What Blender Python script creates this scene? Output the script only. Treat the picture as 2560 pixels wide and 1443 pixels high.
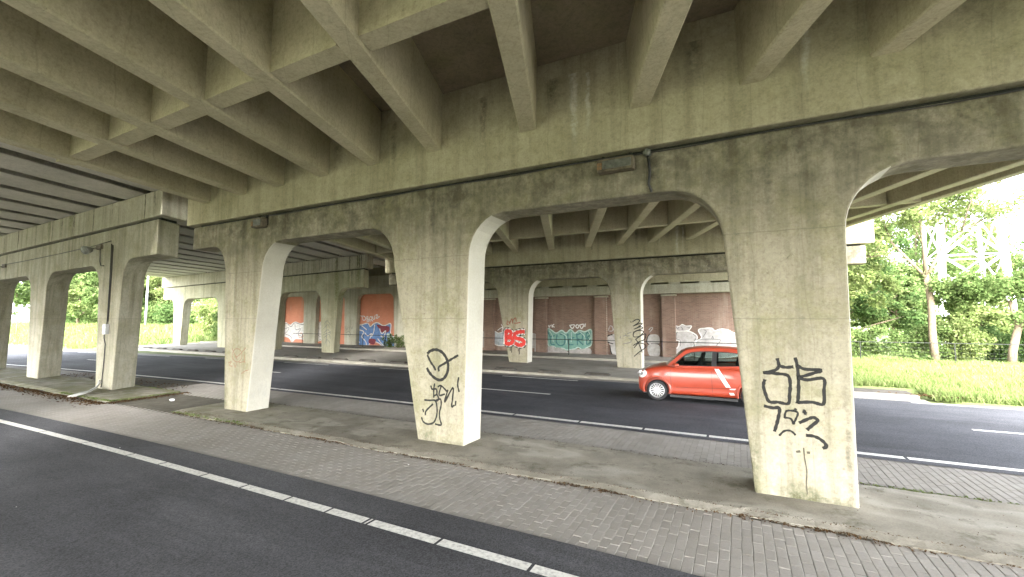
import bpy, bmesh, math, random
import numpy as np
from mathutils import Vector, Matrix
from mathutils.bvhtree import BVHTree

for o in list(bpy.data.objects): bpy.data.objects.remove(o)
SC = bpy.context.scene
COL = SC.collection
random.seed(7)

# ------------------------------------------------------------------ camera
cam_d = bpy.data.cameras.new('camera'); cam = bpy.data.objects.new('camera', cam_d); COL.objects.link(cam)
cam_d.sensor_width = 36.0; cam_d.lens = 36.0 * 1100.0 / 2560.0
cam_d.clip_start = 0.05; cam_d.clip_end = 2000
cam.location = (0, 0, 2.4)
PITCH = math.radians(3.9264); PSI = math.radians(27.2588)
cam.rotation_euler = (math.pi/2 + PITCH, 0, PSI)
SC.camera = cam
# ------------------------------------------------------------------ sky, sun, exposure
SUN_EL, SUN_AZ = math.radians(40), math.radians(158)      # azimuth from +y towards +x
w = bpy.data.worlds.new('World'); SC.world = w; w.use_nodes = True
nt = w.node_tree; bg = nt.nodes['Background']
sky = nt.nodes.new('ShaderNodeTexSky'); sky.sky_type = 'NISHITA'; sky.sun_disc = False
sky.sun_elevation = SUN_EL; sky.sun_rotation = SUN_AZ; sky.air_density = .8; sky.dust_density = 2.0; sky.ozone_density = .3
hs = nt.nodes.new('ShaderNodeHueSaturation'); hs.inputs['Saturation'].default_value = .3      # overcast: nearly white cloud light
nt.links.new(sky.outputs[0], hs.inputs['Color']); nt.links.new(hs.outputs[0], bg.inputs[0]); bg.inputs[1].default_value = 0.15
sun_d = bpy.data.lights.new('sun', 'SUN'); sun_d.energy = .8; sun_d.angle = math.radians(45); sun_d.color = (1, .96, .90)
sun = bpy.data.objects.new('sun', sun_d); COL.objects.link(sun)
sd = Vector((math.sin(SUN_AZ)*math.cos(SUN_EL), math.cos(SUN_AZ)*math.cos(SUN_EL), math.sin(SUN_EL)))
sun.rotation_euler = sd.to_track_quat('Z', 'Y').to_euler(); sun.location = (40, -20, 40)
vs = SC.view_settings; vs.view_transform = 'Standard'; vs.look = 'None'; vs.gamma = 1.0; vs.use_curve_mapping = False
vs.exposure = 4.7
cy = SC.cycles; cy.max_bounces = 14; cy.diffuse_bounces = 10; cy.glossy_bounces = 4; cy.transmission_bounces = 8; cy.transparent_max_bounces = 8
cy.use_denoising = True; cy.sample_clamp_indirect = 8.0

# ------------------------------------------------------------------ helpers
class MB:
    def __init__(s): s.v = []; s.f = []; s.mi = []
    def add(s, vs_, fs_, m=0):
        n = len(s.v); s.v += [tuple(p) for p in vs_]
        for f in fs_: s.f.append(tuple(i+n for i in f)); s.mi.append(m)
    def box(s, x0, x1, y0, y1, z0, z1, m=0):
        s.add([(x0,y0,z0),(x1,y0,z0),(x1,y1,z0),(x0,y1,z0),(x0,y0,z1),(x1,y0,z1),(x1,y1,z1),(x0,y1,z1)],
              [(0,3,2,1),(4,5,6,7),(0,1,5,4),(1,2,6,5),(2,3,7,6),(3,0,4,7)], m)
    def obox(s, c, ax, ay, az, m=0):
        c = Vector(c); ax = Vector(ax); ay = Vector(ay); az = Vector(az)
        P = [c+ax*i+ay*j+az*k for k in (-1,1) for i,j in ((-1,-1),(1,-1),(1,1),(-1,1))]
        s.add(P, [(0,3,2,1),(4,5,6,7),(0,1,5,4),(1,2,6,5),(2,3,7,6),(3,0,4,7)], m)
    def bar(s, a, b, wd, ht=None, m=0, up=(0,0,1)):
        a = Vector(a); b = Vector(b); d = (b-a); L = d.length; d.normalize(); u = Vector(up)
        sx = d.cross(u)
        if sx.length < 1e-4: sx = d.cross(Vector((1,0,0)))
        sx.normalize(); uu = sx.cross(d)
        s.obox((a+b)/2, d*L/2, sx*wd/2, uu*(ht or wd)/2, m)
    def tube(s, path, rad, n=8, m=0, cap=True):
        P = [Vector(p) for p in path]; R = rad if isinstance(rad, (list, tuple)) else [rad]*len(P)
        base = len(s.v); ref = Vector((0.3,0.2,1)).normalized(); prev = None
        for i, p in enumerate(P):
            d = (P[min(i+1,len(P)-1)]-P[max(i-1,0)]).normalized()
            a = prev if prev is not None else (ref if abs(d.dot(ref)) < .95 else Vector((1,0,0)))
            a = (a - d*a.dot(d)).normalized(); b = d.cross(a); prev = a
            for k in range(n):
                t = 2*math.pi*k/n; q = p+(a*math.cos(t)+b*math.sin(t))*R[i]; s.v.append(tuple(q))
        for i in range(len(P)-1):
            for k in range(n):
                k2 = (k+1) % n; s.f.append((base+i*n+k, base+i*n+k2, base+(i+1)*n+k2, base+(i+1)*n+k)); s.mi.append(m)
        if cap:
            s.f.append(tuple(base+k for k in reversed(range(n)))); s.mi.append(m)
            s.f.append(tuple(base+(len(P)-1)*n+k for k in range(n))); s.mi.append(m)
    def lathe(s, c, axis, prof, n=24, m=0):
        # prof: list of (r, h) along axis
        c = Vector(c); ax = Vector(axis).normalized(); a = ax.orthogonal().normalized(); b = ax.cross(a); base = len(s.v)
        for r, h in prof:
            for k in range(n):
                t = 2*math.pi*k/n; s.v.append(tuple(c+ax*h+(a*math.cos(t)+b*math.sin(t))*r))
        for i in range(len(prof)-1):
            for k in range(n):
                k2 = (k+1) % n; s.f.append((base+i*n+k, base+i*n+k2, base+(i+1)*n+k2, base+(i+1)*n+k)); s.mi.append(m)
    def build(s, name, mats, parent=None, fn=None, bevel=0, smooth=False, recalc=True):
        me = bpy.data.meshes.new(name)
        V = [fn(*p) for p in s.v] if fn else s.v
        me.from_pydata(V, [], s.f)
        if not isinstance(mats, (list, tuple)): mats = [mats]
        for m in mats: me.materials.append(m)
        if len(mats) > 1: me.polygons.foreach_set('material_index', s.mi)
        if recalc:
            bm = bmesh.new(); bm.from_mesh(me); bmesh.ops.recalc_face_normals(bm, faces=bm.faces); bm.to_mesh(me); bm.free()
        if smooth: me.polygons.foreach_set('use_smooth', [True]*len(me.polygons))
        me.update()
        o = bpy.data.objects.new(name, me); COL.objects.link(o)
        if parent: o.parent = parent
        if bevel:
            b = o.modifiers.new('bevel', 'BEVEL'); b.width = bevel; b.segments = 2; b.limit_method = 'ANGLE'; b.angle_limit = math.radians(50)
        return o
def tag(o, label=None, cat=None, group=None, kind=None):
    if label: o['label'] = label
    if cat: o['category'] = cat
    if group: o['group'] = group
    if kind: o['kind'] = kind
    return o
def thing(name, label, cat, group=None, loc=(0,0,0)):
    o = bpy.data.objects.new(name, None); COL.objects.link(o); o.location = loc; o.empty_display_size = .2
    return tag(o, label, cat, group)
def shifted(loc):
    lx, ly, lz = loc
    return lambda x, y, z: (x-lx, y-ly, z-lz)

# ------------------------------------------------------------------ materials
class N:
    def __init__(s, name):
        s.m = bpy.data.materials.new(name); s.m.use_nodes = True; s.t = s.m.node_tree; s.b = s.t.nodes['Principled BSDF']
    def n(s, t, **k):
        x = s.t.nodes.new(t)
        for a, v in k.items(): setattr(x, a, v)
        return x
    def l(s, a, b): s.t.links.new(a, b)
    def co(s, scale=(1,1,1), kind='Object'):
        tc = s.n('ShaderNodeTexCoord'); mp = s.n('ShaderNodeMapping'); mp.inputs['Scale'].default_value = scale
        s.l(tc.outputs[kind], mp.inputs[0]); return mp.outputs[0]
    def noise(s, vec, scale, detail=4, rough=.55):
        x = s.n('ShaderNodeTexNoise'); x.inputs['Scale'].default_value = scale; x.inputs['Detail'].default_value = detail; x.inputs['Roughness'].default_value = rough
        s.l(vec, x.inputs['Vector']); return x.outputs['Fac']
    def ramp(s, fac, stops):
        r = s.n('ShaderNodeValToRGB'); e = r.color_ramp.elements
        while len(e) < len(stops): e.new(.5)
        for i, (p, c) in enumerate(stops):
            e[i].position = p; e[i].color = (c[0], c[1], c[2], 1) if isinstance(c, tuple) else (c, c, c, 1)
        s.l(fac, r.inputs[0]); return r.outputs[0]
    def mix(s, fac, a, b, mode='MIX'):
        x = s.n('ShaderNodeMix', data_type='RGBA', blend_type=mode)
        if isinstance(fac, (int, float)): x.inputs[0].default_value = fac
        else: s.l(fac, x.inputs[0])
        for k, v in ((6, a), (7, b)):
            if isinstance(v, tuple): x.inputs[k].default_value = (*v, 1)
            else: s.l(v, x.inputs[k])
        return x.outputs[2]
    def math(s, op, a, b=None):
        x = s.n('ShaderNodeMath', operation=op)
        for k, v in ((0, a), (1, b)):
            if v is None: continue
            if isinstance(v, (int, float)): x.inputs[k].default_value = v
            else: s.l(v, x.inputs[k])
        return x.outputs[0]
    def bump(s, h, strength=.3, dist=.02):
        x = s.n('ShaderNodeBump'); x.inputs['Strength'].default_value = strength; x.inputs['Distance'].default_value = dist
        s.l(h, x.inputs['Height']); s.l(x.outputs[0], s.b.inputs['Normal'])
    def col(s, c):
        if isinstance(c, tuple): s.b.inputs['Base Color'].default_value = (*c, 1)
        else: s.l(c, s.b.inputs['Base Color'])
    def rough(s, r): s.b.inputs['Roughness'].default_value = r
    def spec(s, v): s.b.inputs['Specular IOR Level'].default_value = v

def m_concrete(name, c1, c2, streak=.5, moss=.3, seams=(), damp=None, stain=(.10,.095,.06), drips=()):
    c1 = tuple(x*.76 for x in c1); c2 = tuple(x*.80 for x in c2)
    g = N(name); v = g.co()
    c = g.mix(g.ramp(g.noise(v, .55, 6, .6), [(.35,0.),(.65,1.)]), c1, c2)
    st = g.ramp(g.noise(g.co((2.6,2.6,.13)), 1.7, 7, .68), [(.46,0.),(.70,1.)])
    c = g.mix(g.math('MULTIPLY', st, streak), c, stain)
    blot = g.ramp(g.noise(v, 1.5, 10, .74), [(.46,0.),(.66,1.)])
    c = g.mix(g.math('MULTIPLY', blot, moss), c, (.17,.165,.075))
    fine = g.noise(v, 34, 5, .7)
    c = g.mix(.55, c, g.ramp(fine, [(.3,.42),(.7,.62)]), 'OVERLAY')
    pores = g.ramp(g.noise(v, 11, 6, .75), [(.63,1.),(.70,.45)])
    c = g.mix(.6, c, pores, 'MULTIPLY')
    crisp = g.ramp(g.noise(v, 15, 12, .82), [(.42,1.06),(.50,1.0),(.62,.72)])
    c = g.mix(.75, c, crisp, 'MULTIPLY')
    brd = g.n('ShaderNodeSeparateXYZ'); g.l(v, brd.inputs[0])
    bl_ = g.math('ABSOLUTE', g.math('SUBTRACT', g.math('FRACT', g.math('ADD', g.math('MULTIPLY', g.math('ADD', brd.outputs[0], brd.outputs[1]), 1.61), g.math('MULTIPLY', g.noise(v, .7, 2), .5))), .5))
    c = g.mix(g.math('MULTIPLY', g.math('LESS_THAN', bl_, .011), .22), c, tuple(x*.5 for x in c1))
    if seams or damp:
        sep = g.n('ShaderNodeSeparateXYZ'); g.l(v, sep.inputs[0])
        z = sep.outputs[2]
        for zz in seams:
            d = g.math('ABSOLUTE', g.math('SUBTRACT', g.math('ADD', z, g.math('MULTIPLY', g.noise(v, 3, 2), .03)), zz+.015))
            c = g.mix(g.math('MULTIPLY', g.math('LESS_THAN', d, .008), .3), c, (.09,.085,.06))
        if damp:
            # water-stained band below the joint, ragged lower edge
            z0, z1 = damp
            k = g.n('ShaderNodeMapRange'); k.inputs[1].default_value = z0; k.inputs[2].default_value = z1
            g.l(g.math('ADD', z, g.math('MULTIPLY', g.math('SUBTRACT', g.noise(g.co((1.2,1.2,.35)), 1.6, 6, .65), .5), 1.6)), k.inputs[0])
            dn = g.ramp(g.noise(v, 3.2, 8, .7), [(.38,.15),(.58,1.)])
            c = g.mix(g.math('MULTIPLY', g.math('MULTIPLY', k.outputs[0], dn), .8), c, (.075,.068,.045))
    if drips:
        pos = g.n('ShaderNodeNewGeometry').outputs['Position']; sp = g.n('ShaderNodeSeparateXYZ'); g.l(pos, sp.inputs[0])
        wig = g.math('MULTIPLY', g.math('SUBTRACT', g.noise(pos, 2.2, 6, .7), .5), .22)
        rag = g.ramp(g.noise(pos, 9, 8, .75), [(.36,0.),(.60,1.)])
        for x0, z0, z1, wd, k_, dc in drips:
            dx_ = g.math('ABSOLUTE', g.math('SUBTRACT', g.math('ADD', sp.outputs[0], wig), x0))
            a_ = g.n('ShaderNodeMapRange'); a_.interpolation_type = 'SMOOTHSTEP'; a_.inputs[1].default_value = wd; a_.inputs[2].default_value = wd*.1; g.l(dx_, a_.inputs[0])
            b_ = g.n('ShaderNodeMapRange'); b_.interpolation_type = 'SMOOTHSTEP'; b_.inputs[1].default_value = z1; b_.inputs[2].default_value = z1+(z0-z1)*.7; g.l(sp.outputs[2], b_.inputs[0])
            if z1 > z0: b_.inputs[1].default_value = z1; b_.inputs[2].default_value = z0
            t_ = g.math('MULTIPLY', a_.outputs[0], b_.outputs[0])
            if z1 < z0: t_ = g.math('MULTIPLY', g.math('LESS_THAN', sp.outputs[2], z0), t_)
            c = g.mix(g.math('MULTIPLY', g.math('MULTIPLY', t_, rag), k_), c, dc)
    g.col(c); g.rough(.93); g.spec(.2); g.bump(g.noise(v, 26, 6, .7), .35, .012)
    return g.m
M = {}
DK, MO, LI, AL_ = (.06,.055,.04), (.07,.075,.035), (.60,.59,.50), (.12,.14,.045)
CC1, CC2 = (.345,.315,.23), (.43,.395,.30)
M['concrete'] = m_concrete('concrete', CC1, CC2, .35, .35)
M['pier'] = m_concrete('pier_concrete', CC1, CC2, .6, .6, seams=(2.4, 3.61), damp=(3.3, 5.0), drips=[(.42,5.02,3.4,.12,.6,DK),(-9.9,5.02,4.2,.3,.8,DK),(-1.12,4.98,4.3,.16,.9,DK),(-5.4,5.02,3.6,.10,.7,DK),(1.17,1.0,1.9,.05,.6,DK),(.65,.05,.34,.35,.95,MO),(.12,.2,1.5,.12,.7,MO),(-12.1,.1,1.2,.14,.7,MO),(-5.5,.05,.5,.3,.7,MO),(.9,.02,.25,.5,.8,MO),(-4.8,.02,.2,.5,.6,MO),(-4.9,5.02,4.2,.22,.6,DK),(-11.6,5.0,4.0,.2,.7,DK)])
M['pier_left'] = m_concrete('pier_concrete_left', (.40,.375,.29), (.52,.49,.39), .6, .45, seams=(2.4,))
M['cap'] = m_concrete('cap_concrete', (.45,.412,.275), (.54,.497,.345), .35, .35, drips=[(-2.4,6.6,5.0,.10,.9,LI),(-2.15,6.55,5.3,.05,.8,LI),(-3.2,6.6,5.6,.06,.6,LI),(-4.2,6.6,5.4,.12,.7,DK),(-6.4,6.6,5.2,.10,.6,DK),(.9,6.5,5.3,.07,.6,LI),(-2.8,6.6,5.9,.20,.7,DK),(-.5,6.6,5.8,.2,.6,DK),(2.6,6.6,5.3,.35,.35,DK),(-8.1,6.6,5.7,.2,.6,DK)])
M['cap_left'] = m_concrete('cap_concrete_left', (.44,.42,.32), (.55,.52,.41), .5, .25, drips=[(-22.3,6.6,5.2,.3,.9,AL_),(-22.0,6.6,5.2,.10,.95,DK),(-24.3,6.6,5.2,.25,.9,AL_),(-23.1,6.6,5.2,.12,.9,DK),(-16.2,6.7,5.4,.12,.8,DK),(-16.8,6.7,5.4,.08,.8,AL_),(-19.0,6.6,5.4,.07,.7,DK),(-26.6,6.5,5.2,.1,.7,AL_)])
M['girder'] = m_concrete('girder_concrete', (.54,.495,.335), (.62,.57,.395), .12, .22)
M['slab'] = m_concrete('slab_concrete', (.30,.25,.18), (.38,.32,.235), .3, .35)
M['beam_left'] = m_concrete('beam_concrete', (.56,.535,.465), (.64,.615,.54), .15, .15)
M['coping'] = m_concrete('coping_concrete', (.44,.42,.32), (.55,.53,.42), .4, .3)
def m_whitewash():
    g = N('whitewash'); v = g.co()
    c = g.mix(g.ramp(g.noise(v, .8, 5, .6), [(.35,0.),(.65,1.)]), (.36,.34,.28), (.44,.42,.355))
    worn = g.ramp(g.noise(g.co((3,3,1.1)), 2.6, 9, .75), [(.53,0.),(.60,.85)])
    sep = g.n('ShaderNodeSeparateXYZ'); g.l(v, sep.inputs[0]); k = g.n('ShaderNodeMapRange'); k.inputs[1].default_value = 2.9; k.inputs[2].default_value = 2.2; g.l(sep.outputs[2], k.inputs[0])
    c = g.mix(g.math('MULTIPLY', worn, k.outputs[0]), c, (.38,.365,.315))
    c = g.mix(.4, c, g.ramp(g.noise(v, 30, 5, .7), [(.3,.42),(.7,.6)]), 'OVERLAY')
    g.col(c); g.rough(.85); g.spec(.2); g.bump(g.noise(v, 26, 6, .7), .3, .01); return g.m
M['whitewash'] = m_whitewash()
M['mosscol'] = m_concrete('mossy_pier', (.42,.40,.28), (.52,.50,.36), .5, .4, seams=(2.4,), drips=[(-22.3,5.7,4.2,.3,.9,AL_),(-24.3,5.7,2.0,.35,.9,AL_),(-23.2,5.7,4.0,.15,.7,AL_),(-22.9,5.7,4.4,.08,.8,DK),(-26.2,5.7,4.6,.2,.7,AL_),(-29,5.7,4.6,.2,.6,AL_)])

def m_simple(name, c, r=.6, metal=0., var=.0, scale=8, spec=.5):
    g = N(name)
    if var:
        v = g.co(); n_ = g.noise(v, scale, 5, .65)
        g.col(g.mix(g.ramp(n_, [(.3,0.),(.7,1.)]), tuple(x*(1-var) for x in c), tuple(min(1, x*(1+var)) for x in c)))
    else: g.col(c)
    g.rough(r); g.b.inputs['Metallic'].default_value = metal; g.spec(spec); return g.m

def m_asphalt(name, c):
    g = N(name); v = g.co()
    a = g.mix(g.ramp(g.noise(v, .35, 5, .6), [(.3,0.),(.7,1.)]), tuple(x*.74 for x in c), tuple(x*1.3 for x in c))
    a = g.mix(g.ramp(g.noise(g.co((.25,1,1)), .8, 8, .72), [(.52,0.),(.62,.45)]), a, tuple(x*1.55 for x in c))
    a = g.mix(g.ramp(g.noise(v, 1.7, 9, .75), [(.60,0.),(.68,.5)]), a, tuple(x*.6 for x in c))
    sp = g.n('ShaderNodeTexVoronoi'); sp.inputs['Scale'].default_value = 85; g.l(v, sp.inputs['Vector'])
    a = g.mix(.85, a, g.ramp(sp.outputs['Color'], [(.1,.28),(.95,.76)]), 'OVERLAY')
    a = g.mix(.5, a, g.ramp(g.noise(g.co((.12,2.2,1)), 1.0, 4, .6), [(.35,.42),(.65,.56)]), 'OVERLAY')
    g.col(a); g.rough(.92); g.spec(.12); g.bump(g.noise(v, 140, 3, .7), .35, .006); return g.m
M['asphalt'] = m_asphalt('asphalt', (.074,.074,.078))
M['asphalt_far'] = m_asphalt('asphalt_worn', (.068,.069,.076))
def m_ground(name, c1, c2, sc=1.2, rough=.95):
    g = N(name); v = g.co()
    c = g.mix(g.ramp(g.noise(v, sc, 7, .65), [(.32,0.),(.68,1.)]), c1, c2)
    c = g.mix(.5, c, g.ramp(g.noise(v, 45, 5, .75), [(.25,.38),(.75,.64)]), 'OVERLAY')
    g.col(c); g.rough(rough); g.spec(.2); g.bump(g.noise(v, 30, 6, .75), .5, .015); return g.m
def m_island():
    g = N('island_concrete'); v = g.co()
    c = g.mix(g.ramp(g.noise(v, .8, 8, .68), [(.35,0.),(.65,1.)]), (.17,.155,.122), (.30,.275,.225))
    c = g.mix(g.ramp(g.noise(g.co((.5,1,1)), .75, 3, .5), [(.52,0.),(.56,.6),(.64,.1)]), c, (.38,.355,.30))
    c = g.mix(g.ramp(g.noise(v, 2.2, 9, .75), [(.54,0.),(.66,.75)]), c, (.105,.098,.066))
    sp_ = g.n('ShaderNodeSeparateXYZ'); g.l(v, sp_.inputs[0]); k = g.n('ShaderNodeMapRange'); k.inputs[1].default_value = -7; k.inputs[2].default_value = -15; g.l(sp_.outputs[0], k.inputs[0])
    c = g.mix(g.math('MULTIPLY', k.outputs[0], g.ramp(g.noise(v, 1.3, 8, .7), [(.36,0.),(.58,.75)])), c, (.12,.125,.05))
    c = g.mix(.6, c, g.ramp(g.noise(v, 45, 5, .75), [(.25,.34),(.75,.68)]), 'OVERLAY')
    g.col(c); g.rough(.95); g.spec(.2); g.bump(g.noise(v, 14, 9, .8), .7, .02); return g.m
M['plinth'] = m_island()
M['soil'] = m_ground('joint_sand', (.075,.068,.05), (.12,.11,.085), 3)
M['earth'] = m_ground('earth', (.10,.13,.05), (.15,.17,.07), .8)
M['grassbase'] = m_ground('grass_ground', (.10,.145,.045), (.19,.225,.085), .9)
M['pave'] = m_ground('pavement_concrete', (.20,.185,.155), (.29,.27,.235), 1.3)
M['kerb'] = m_ground('kerb_concrete', (.24,.225,.185), (.33,.31,.26), 2.2)
M['hump'] = m_ground('dark_hump', (.055,.05,.042), (.10,.09,.075), 6)
def m_paver(name, c1, c2, dark):
    g = N(name)
    ri = g.n('ShaderNodeObjectInfo').outputs['Random']; gi = g.n('ShaderNodeNewGeometry').outputs['Random Per Island']
    f = g.math('FRACT', g.math('ADD', g.math('MULTIPLY', ri, 3.7), gi))
    v = g.co(); tc = g.n('ShaderNodeNewGeometry').outputs['Position']
    c = g.mix(f, c1, c2)
    c = g.mix(g.ramp(g.noise(tc, .9, 6, .65), [(.45,0.),(.75,.6)]), c, dark)
    c = g.mix(.5, c, g.ramp(g.noise(tc, 60, 5, .75), [(.25,.38),(.75,.64)]), 'OVERLAY')
    g.col(c); g.rough(.9); g.spec(.25); g.bump(g.noise(tc, 80, 4, .7), .3, .006); return g.m
M['paver'] = m_paver('brick_paver', (.255,.236,.208), (.295,.273,.243), (.195,.178,.152))
def m_bricktex(name, c1, c2, mortar, sx, sy, plane='xy', sp=.0, rot=0):
    g = N(name); tc = g.n('ShaderNodeTexCoord').outputs['Object']
    if plane == 'xz':
        sep = g.n('ShaderNodeSeparateXYZ'); g.l(tc, sep.inputs[0]); cb = g.n('ShaderNodeCombineXYZ')
        g.l(sep.outputs[0], cb.inputs[0]); g.l(sep.outputs[2], cb.inputs[1]); tc = cb.outputs[0]
    mp = g.n('ShaderNodeMapping'); mp.inputs['Rotation'].default_value = (0,0,rot); g.l(tc, mp.inputs[0])
    b = g.n('ShaderNodeTexBrick'); g.l(mp.outputs[0], b.inputs['Vector'])
    b.inputs['Scale'].default_value = 1; b.inputs['Brick Width'].default_value = sx; b.inputs['Row Height'].default_value = sy
    b.inputs['Mortar Size'].default_value = .007; b.inputs['Color1'].default_value = (*c1,1); b.inputs['Color2'].default_value = (*c2,1); b.inputs['Mortar'].default_value = (*mortar,1)
    v = g.co(); c = b.outputs['Color']
    c = g.mix(g.ramp(g.noise(v, .5, 6, .65), [(.4,0.),(.75,.55)]), c, tuple(x*.55 for x in c1))
    c = g.mix(g.ramp(g.noise(g.co((1.5,1.5,.3)), 1.1, 5, .6), [(.55,0.),(.75,.35)]), c, (.42,.36,.30))
    g.col(c); g.rough(.93); g.spec(.2); g.bump(b.outputs['Fac'], -.4, .008); return g.m
M['brickwall'] = m_bricktex('brown_brick', (.165,.105,.078), (.225,.14,.105), (.22,.19,.15), .22, .066, 'xz')
M['paver_far'] = m_bricktex('paver_far', (.24,.222,.198), (.295,.272,.243), (.17,.157,.137), .21, .105, 'xy', 0, math.pi/2)
M['orangewall'] = m_bricktex('orange_painted_brick', (.56,.23,.14), (.60,.25,.155), (.53,.215,.13), .22, .066, 'xz')
def m_marking():
    g = N('road_paint'); v = g.co()
    c = g.mix(g.ramp(g.noise(v, 22, 7, .75), [(.46,0.),(.66,.8)]), (.70,.69,.64), (.27,.26,.245))
    c = g.mix(g.ramp(g.noise(v, 2.2, 4, .6), [(.45,0.),(.8,.4)]), c, (.42,.40,.36))
    g.col(c); g.rough(.7); return g.m
M['mark'] = m_marking()
for k, c in dict(black=(.022,.022,.020), white=(.62,.60,.56), red=(.52,.045,.035), redline=(.24,.10,.065), greyline=(.15,.15,.15), crack=(.10,.09,.065),
        teal=(.16,.30,.25), paleteal=(.38,.50,.44), darkteal=(.06,.17,.17), paleblue=(.33,.36,.38), greypaint=(.33,.31,.29), greywhite=(.37,.355,.335),
        lime=(.50,.50,.42), greenslime=(.10,.115,.04), paintpink=(.55,.30,.28), mauve=(.27,.22,.27), orangepaint=(.60,.22,.10), bluepaint=(.12,.22,.42), maroon=(.20,.045,.055)).items():
    M['p_'+k] = m_simple('spray_'+k, c, .8, 0, .25, 5, .25); g_ = N.__new__(N); g_.m = M['p_'+k]; g_.t = g_.m.node_tree; g_.b = g_.t.nodes['Principled BSDF']
    at_ = g_.n('ShaderNodeAttribute', attribute_name='soft'); nz_ = g_.noise(g_.co(), 16, 7, .8)
    al_ = g_.n('ShaderNodeMapRange'); al_.inputs[1].default_value = .22; al_.inputs[2].default_value = .8; al_.inputs[4].default_value = .96
    g_.l(g_.math('SUBTRACT', at_.outputs['Fac'], g_.math('MULTIPLY', g_.math('SUBTRACT', nz_, .42), .9)), al_.inputs[0]); g_.l(al_.outputs[0], g_.b.inputs['Alpha'])
M['sticker'] = m_simple('sticker_orange', (.22,.13,.06), .7, 0, .3, 20)
M['galv'] = m_simple('galvanised_steel', (.42,.43,.44), .45, .6, .15, 12)
M['dsteel'] = m_simple('dark_steel', (.022,.024,.020), .7, 0., .2, 12, .2)
M['lens'] = m_simple('lamp_lens', (.10,.105,.09), .35, 0, .5, 14)
M['rust'] = m_simple('rusted_housing', (.13,.11,.075), .75, .2, .45, 9)
M['cable'] = m_simple('cable', (.03,.03,.03), .6)
M['pvc'] = m_simple('grey_pipe', (.38,.38,.36), .5)
M['whitesteel'] = m_simple('white_steel', (.82,.82,.80), .5, .0, .05)
M['rubber'] = m_simple('rubber', (.018,.018,.02), .8)
M['bark'] = m_ground('bark', (.095,.075,.05), (.175,.14,.095), 5)
M['litter'] = m_simple('litter_paper', (.75,.74,.72), .8)
def m_leaf(name, c1, c2, c3, trans=.45):
    g = N(name); r = g.n('ShaderNodeNewGeometry').outputs['Random Per Island']
    c = g.ramp(r, [(0.,c1),(.55,c2),(1.,c3)])
    pos = g.n('ShaderNodeNewGeometry').outputs['Position']
    c = g.mix(g.ramp(g.noise(pos, .45, 3), [(.4,0.),(.7,.4)]), c, c1)
    tr = g.n('ShaderNodeBsdfTranslucent'); df = g.n('ShaderNodeBsdfDiffuse'); mx = g.n('ShaderNodeMixShader'); mx.inputs[0].default_value = trans
    g.l(c, df.inputs[0]); g.l(c, tr.inputs[0]); g.l(df.outputs[0], mx.inputs[1]); g.l(tr.outputs[0], mx.inputs[2])
    out = [n_ for n_ in g.t.nodes if n_.type == 'OUTPUT_MATERIAL'][0]; g.l(mx.outputs[0], out.inputs[0]); return g.m
M['leaf'] = m_leaf('leaf_green', (.07,.115,.035), (.12,.17,.058), (.175,.22,.085))
M['leaf_yellow'] = m_leaf('leaf_light', (.11,.155,.045), (.17,.21,.075), (.22,.25,.11))
M['leaf_dark'] = m_leaf('leaf_dark', (.045,.085,.026), (.075,.12,.04), (.115,.155,.06))
M['grass'] = m_leaf('grass_blade', (.12,.17,.05), (.18,.235,.08), (.26,.28,.13), .4)
M['dead'] = m_leaf('dead_leaf', (.05,.033,.018), (.10,.06,.03), (.17,.11,.06), .15)

# ------------------------------------------------------------------ bridge geometry rules
SK = -.375                                    # skew of both bridges: dx per dy
def zn(x, y):                                 # near deck: grade and crossfall
    xr = x - SK*(y-7); return .0145*(y-7) + (.011*(xr+6) if xr < -6 else 0.)
def zl(x, y):                                 # left deck
    xr = x - SK*(y-7); return .0145*(y-7) + .0195*(xr+16)
def arc(p, q, n=9, flip=False):
    # quarter ellipse from p to q; p has a vertical tangent unless flip
    out = []
    for i in range(1, n):
        t = math.pi/2*i/n
        if not flip: out.append((q[0]+(p[0]-q[0])*math.cos(t), p[1]+(q[1]-p[1])*math.sin(t)))
        else: out.append((p[0]+(q[0]-p[0])*math.sin(t), q[1]+(p[1]-q[1])*math.cos(t)))
    return out
def pier_outline(xl, xr, zend, ztop, cols, zarch, zs=3.55, r=.75, rend=.62):
    P = [(xl, ztop), (xl, zend)]
    for i, (b0, b1, t0, t1) in enumerate(cols):
        rr, zz = (rend, zend) if i == 0 else (r, zarch)
        a = (t0-rr, zz); P.append(a); P += arc(a, (t0, zs), flip=True); P += [(t0, zs), (b0, -.12), (b1, -.12), (t1, zs)]
        rr, zz = (rend, zend) if i == len(cols)-1 else (r, zarch)
        e = (t1+rr, zz); P += arc((t1, zs), e); P.append(e)
    P += [(xr, zend), (xr, ztop)]
    return P
def prism(mb, P, y0, dy, dx=0.):
    n = len(P)
    V = [(x, y0, z) for x, z in P] + [(x+dx, y0+dy, z) for x, z in P]
    F = [tuple(range(n)), tuple(reversed(range(n, 2*n)))] + [(i, n+i, n+(i+1) % n, (i+1) % n) for i in range(n)]
    mb.add(V, F)
def skewbox(mb, xl, xr, y0, y1, z0, z1, sk=SK):
    d = sk*(y1-y0); e = 0
    V = [(xl,y0,z0),(xr,y0,z0),(xr+d,y1,z0),(xl+d,y1,z0),(xl,y0,z1),(xr,y0,z1),(xr+d,y1,z1),(xl+d,y1,z1)]
    mb.add(V, [(0,3,2,1),(4,5,6,7),(0,1,5,4),(1,2,6,5),(2,3,7,6),(3,0,4,7)])
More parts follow.
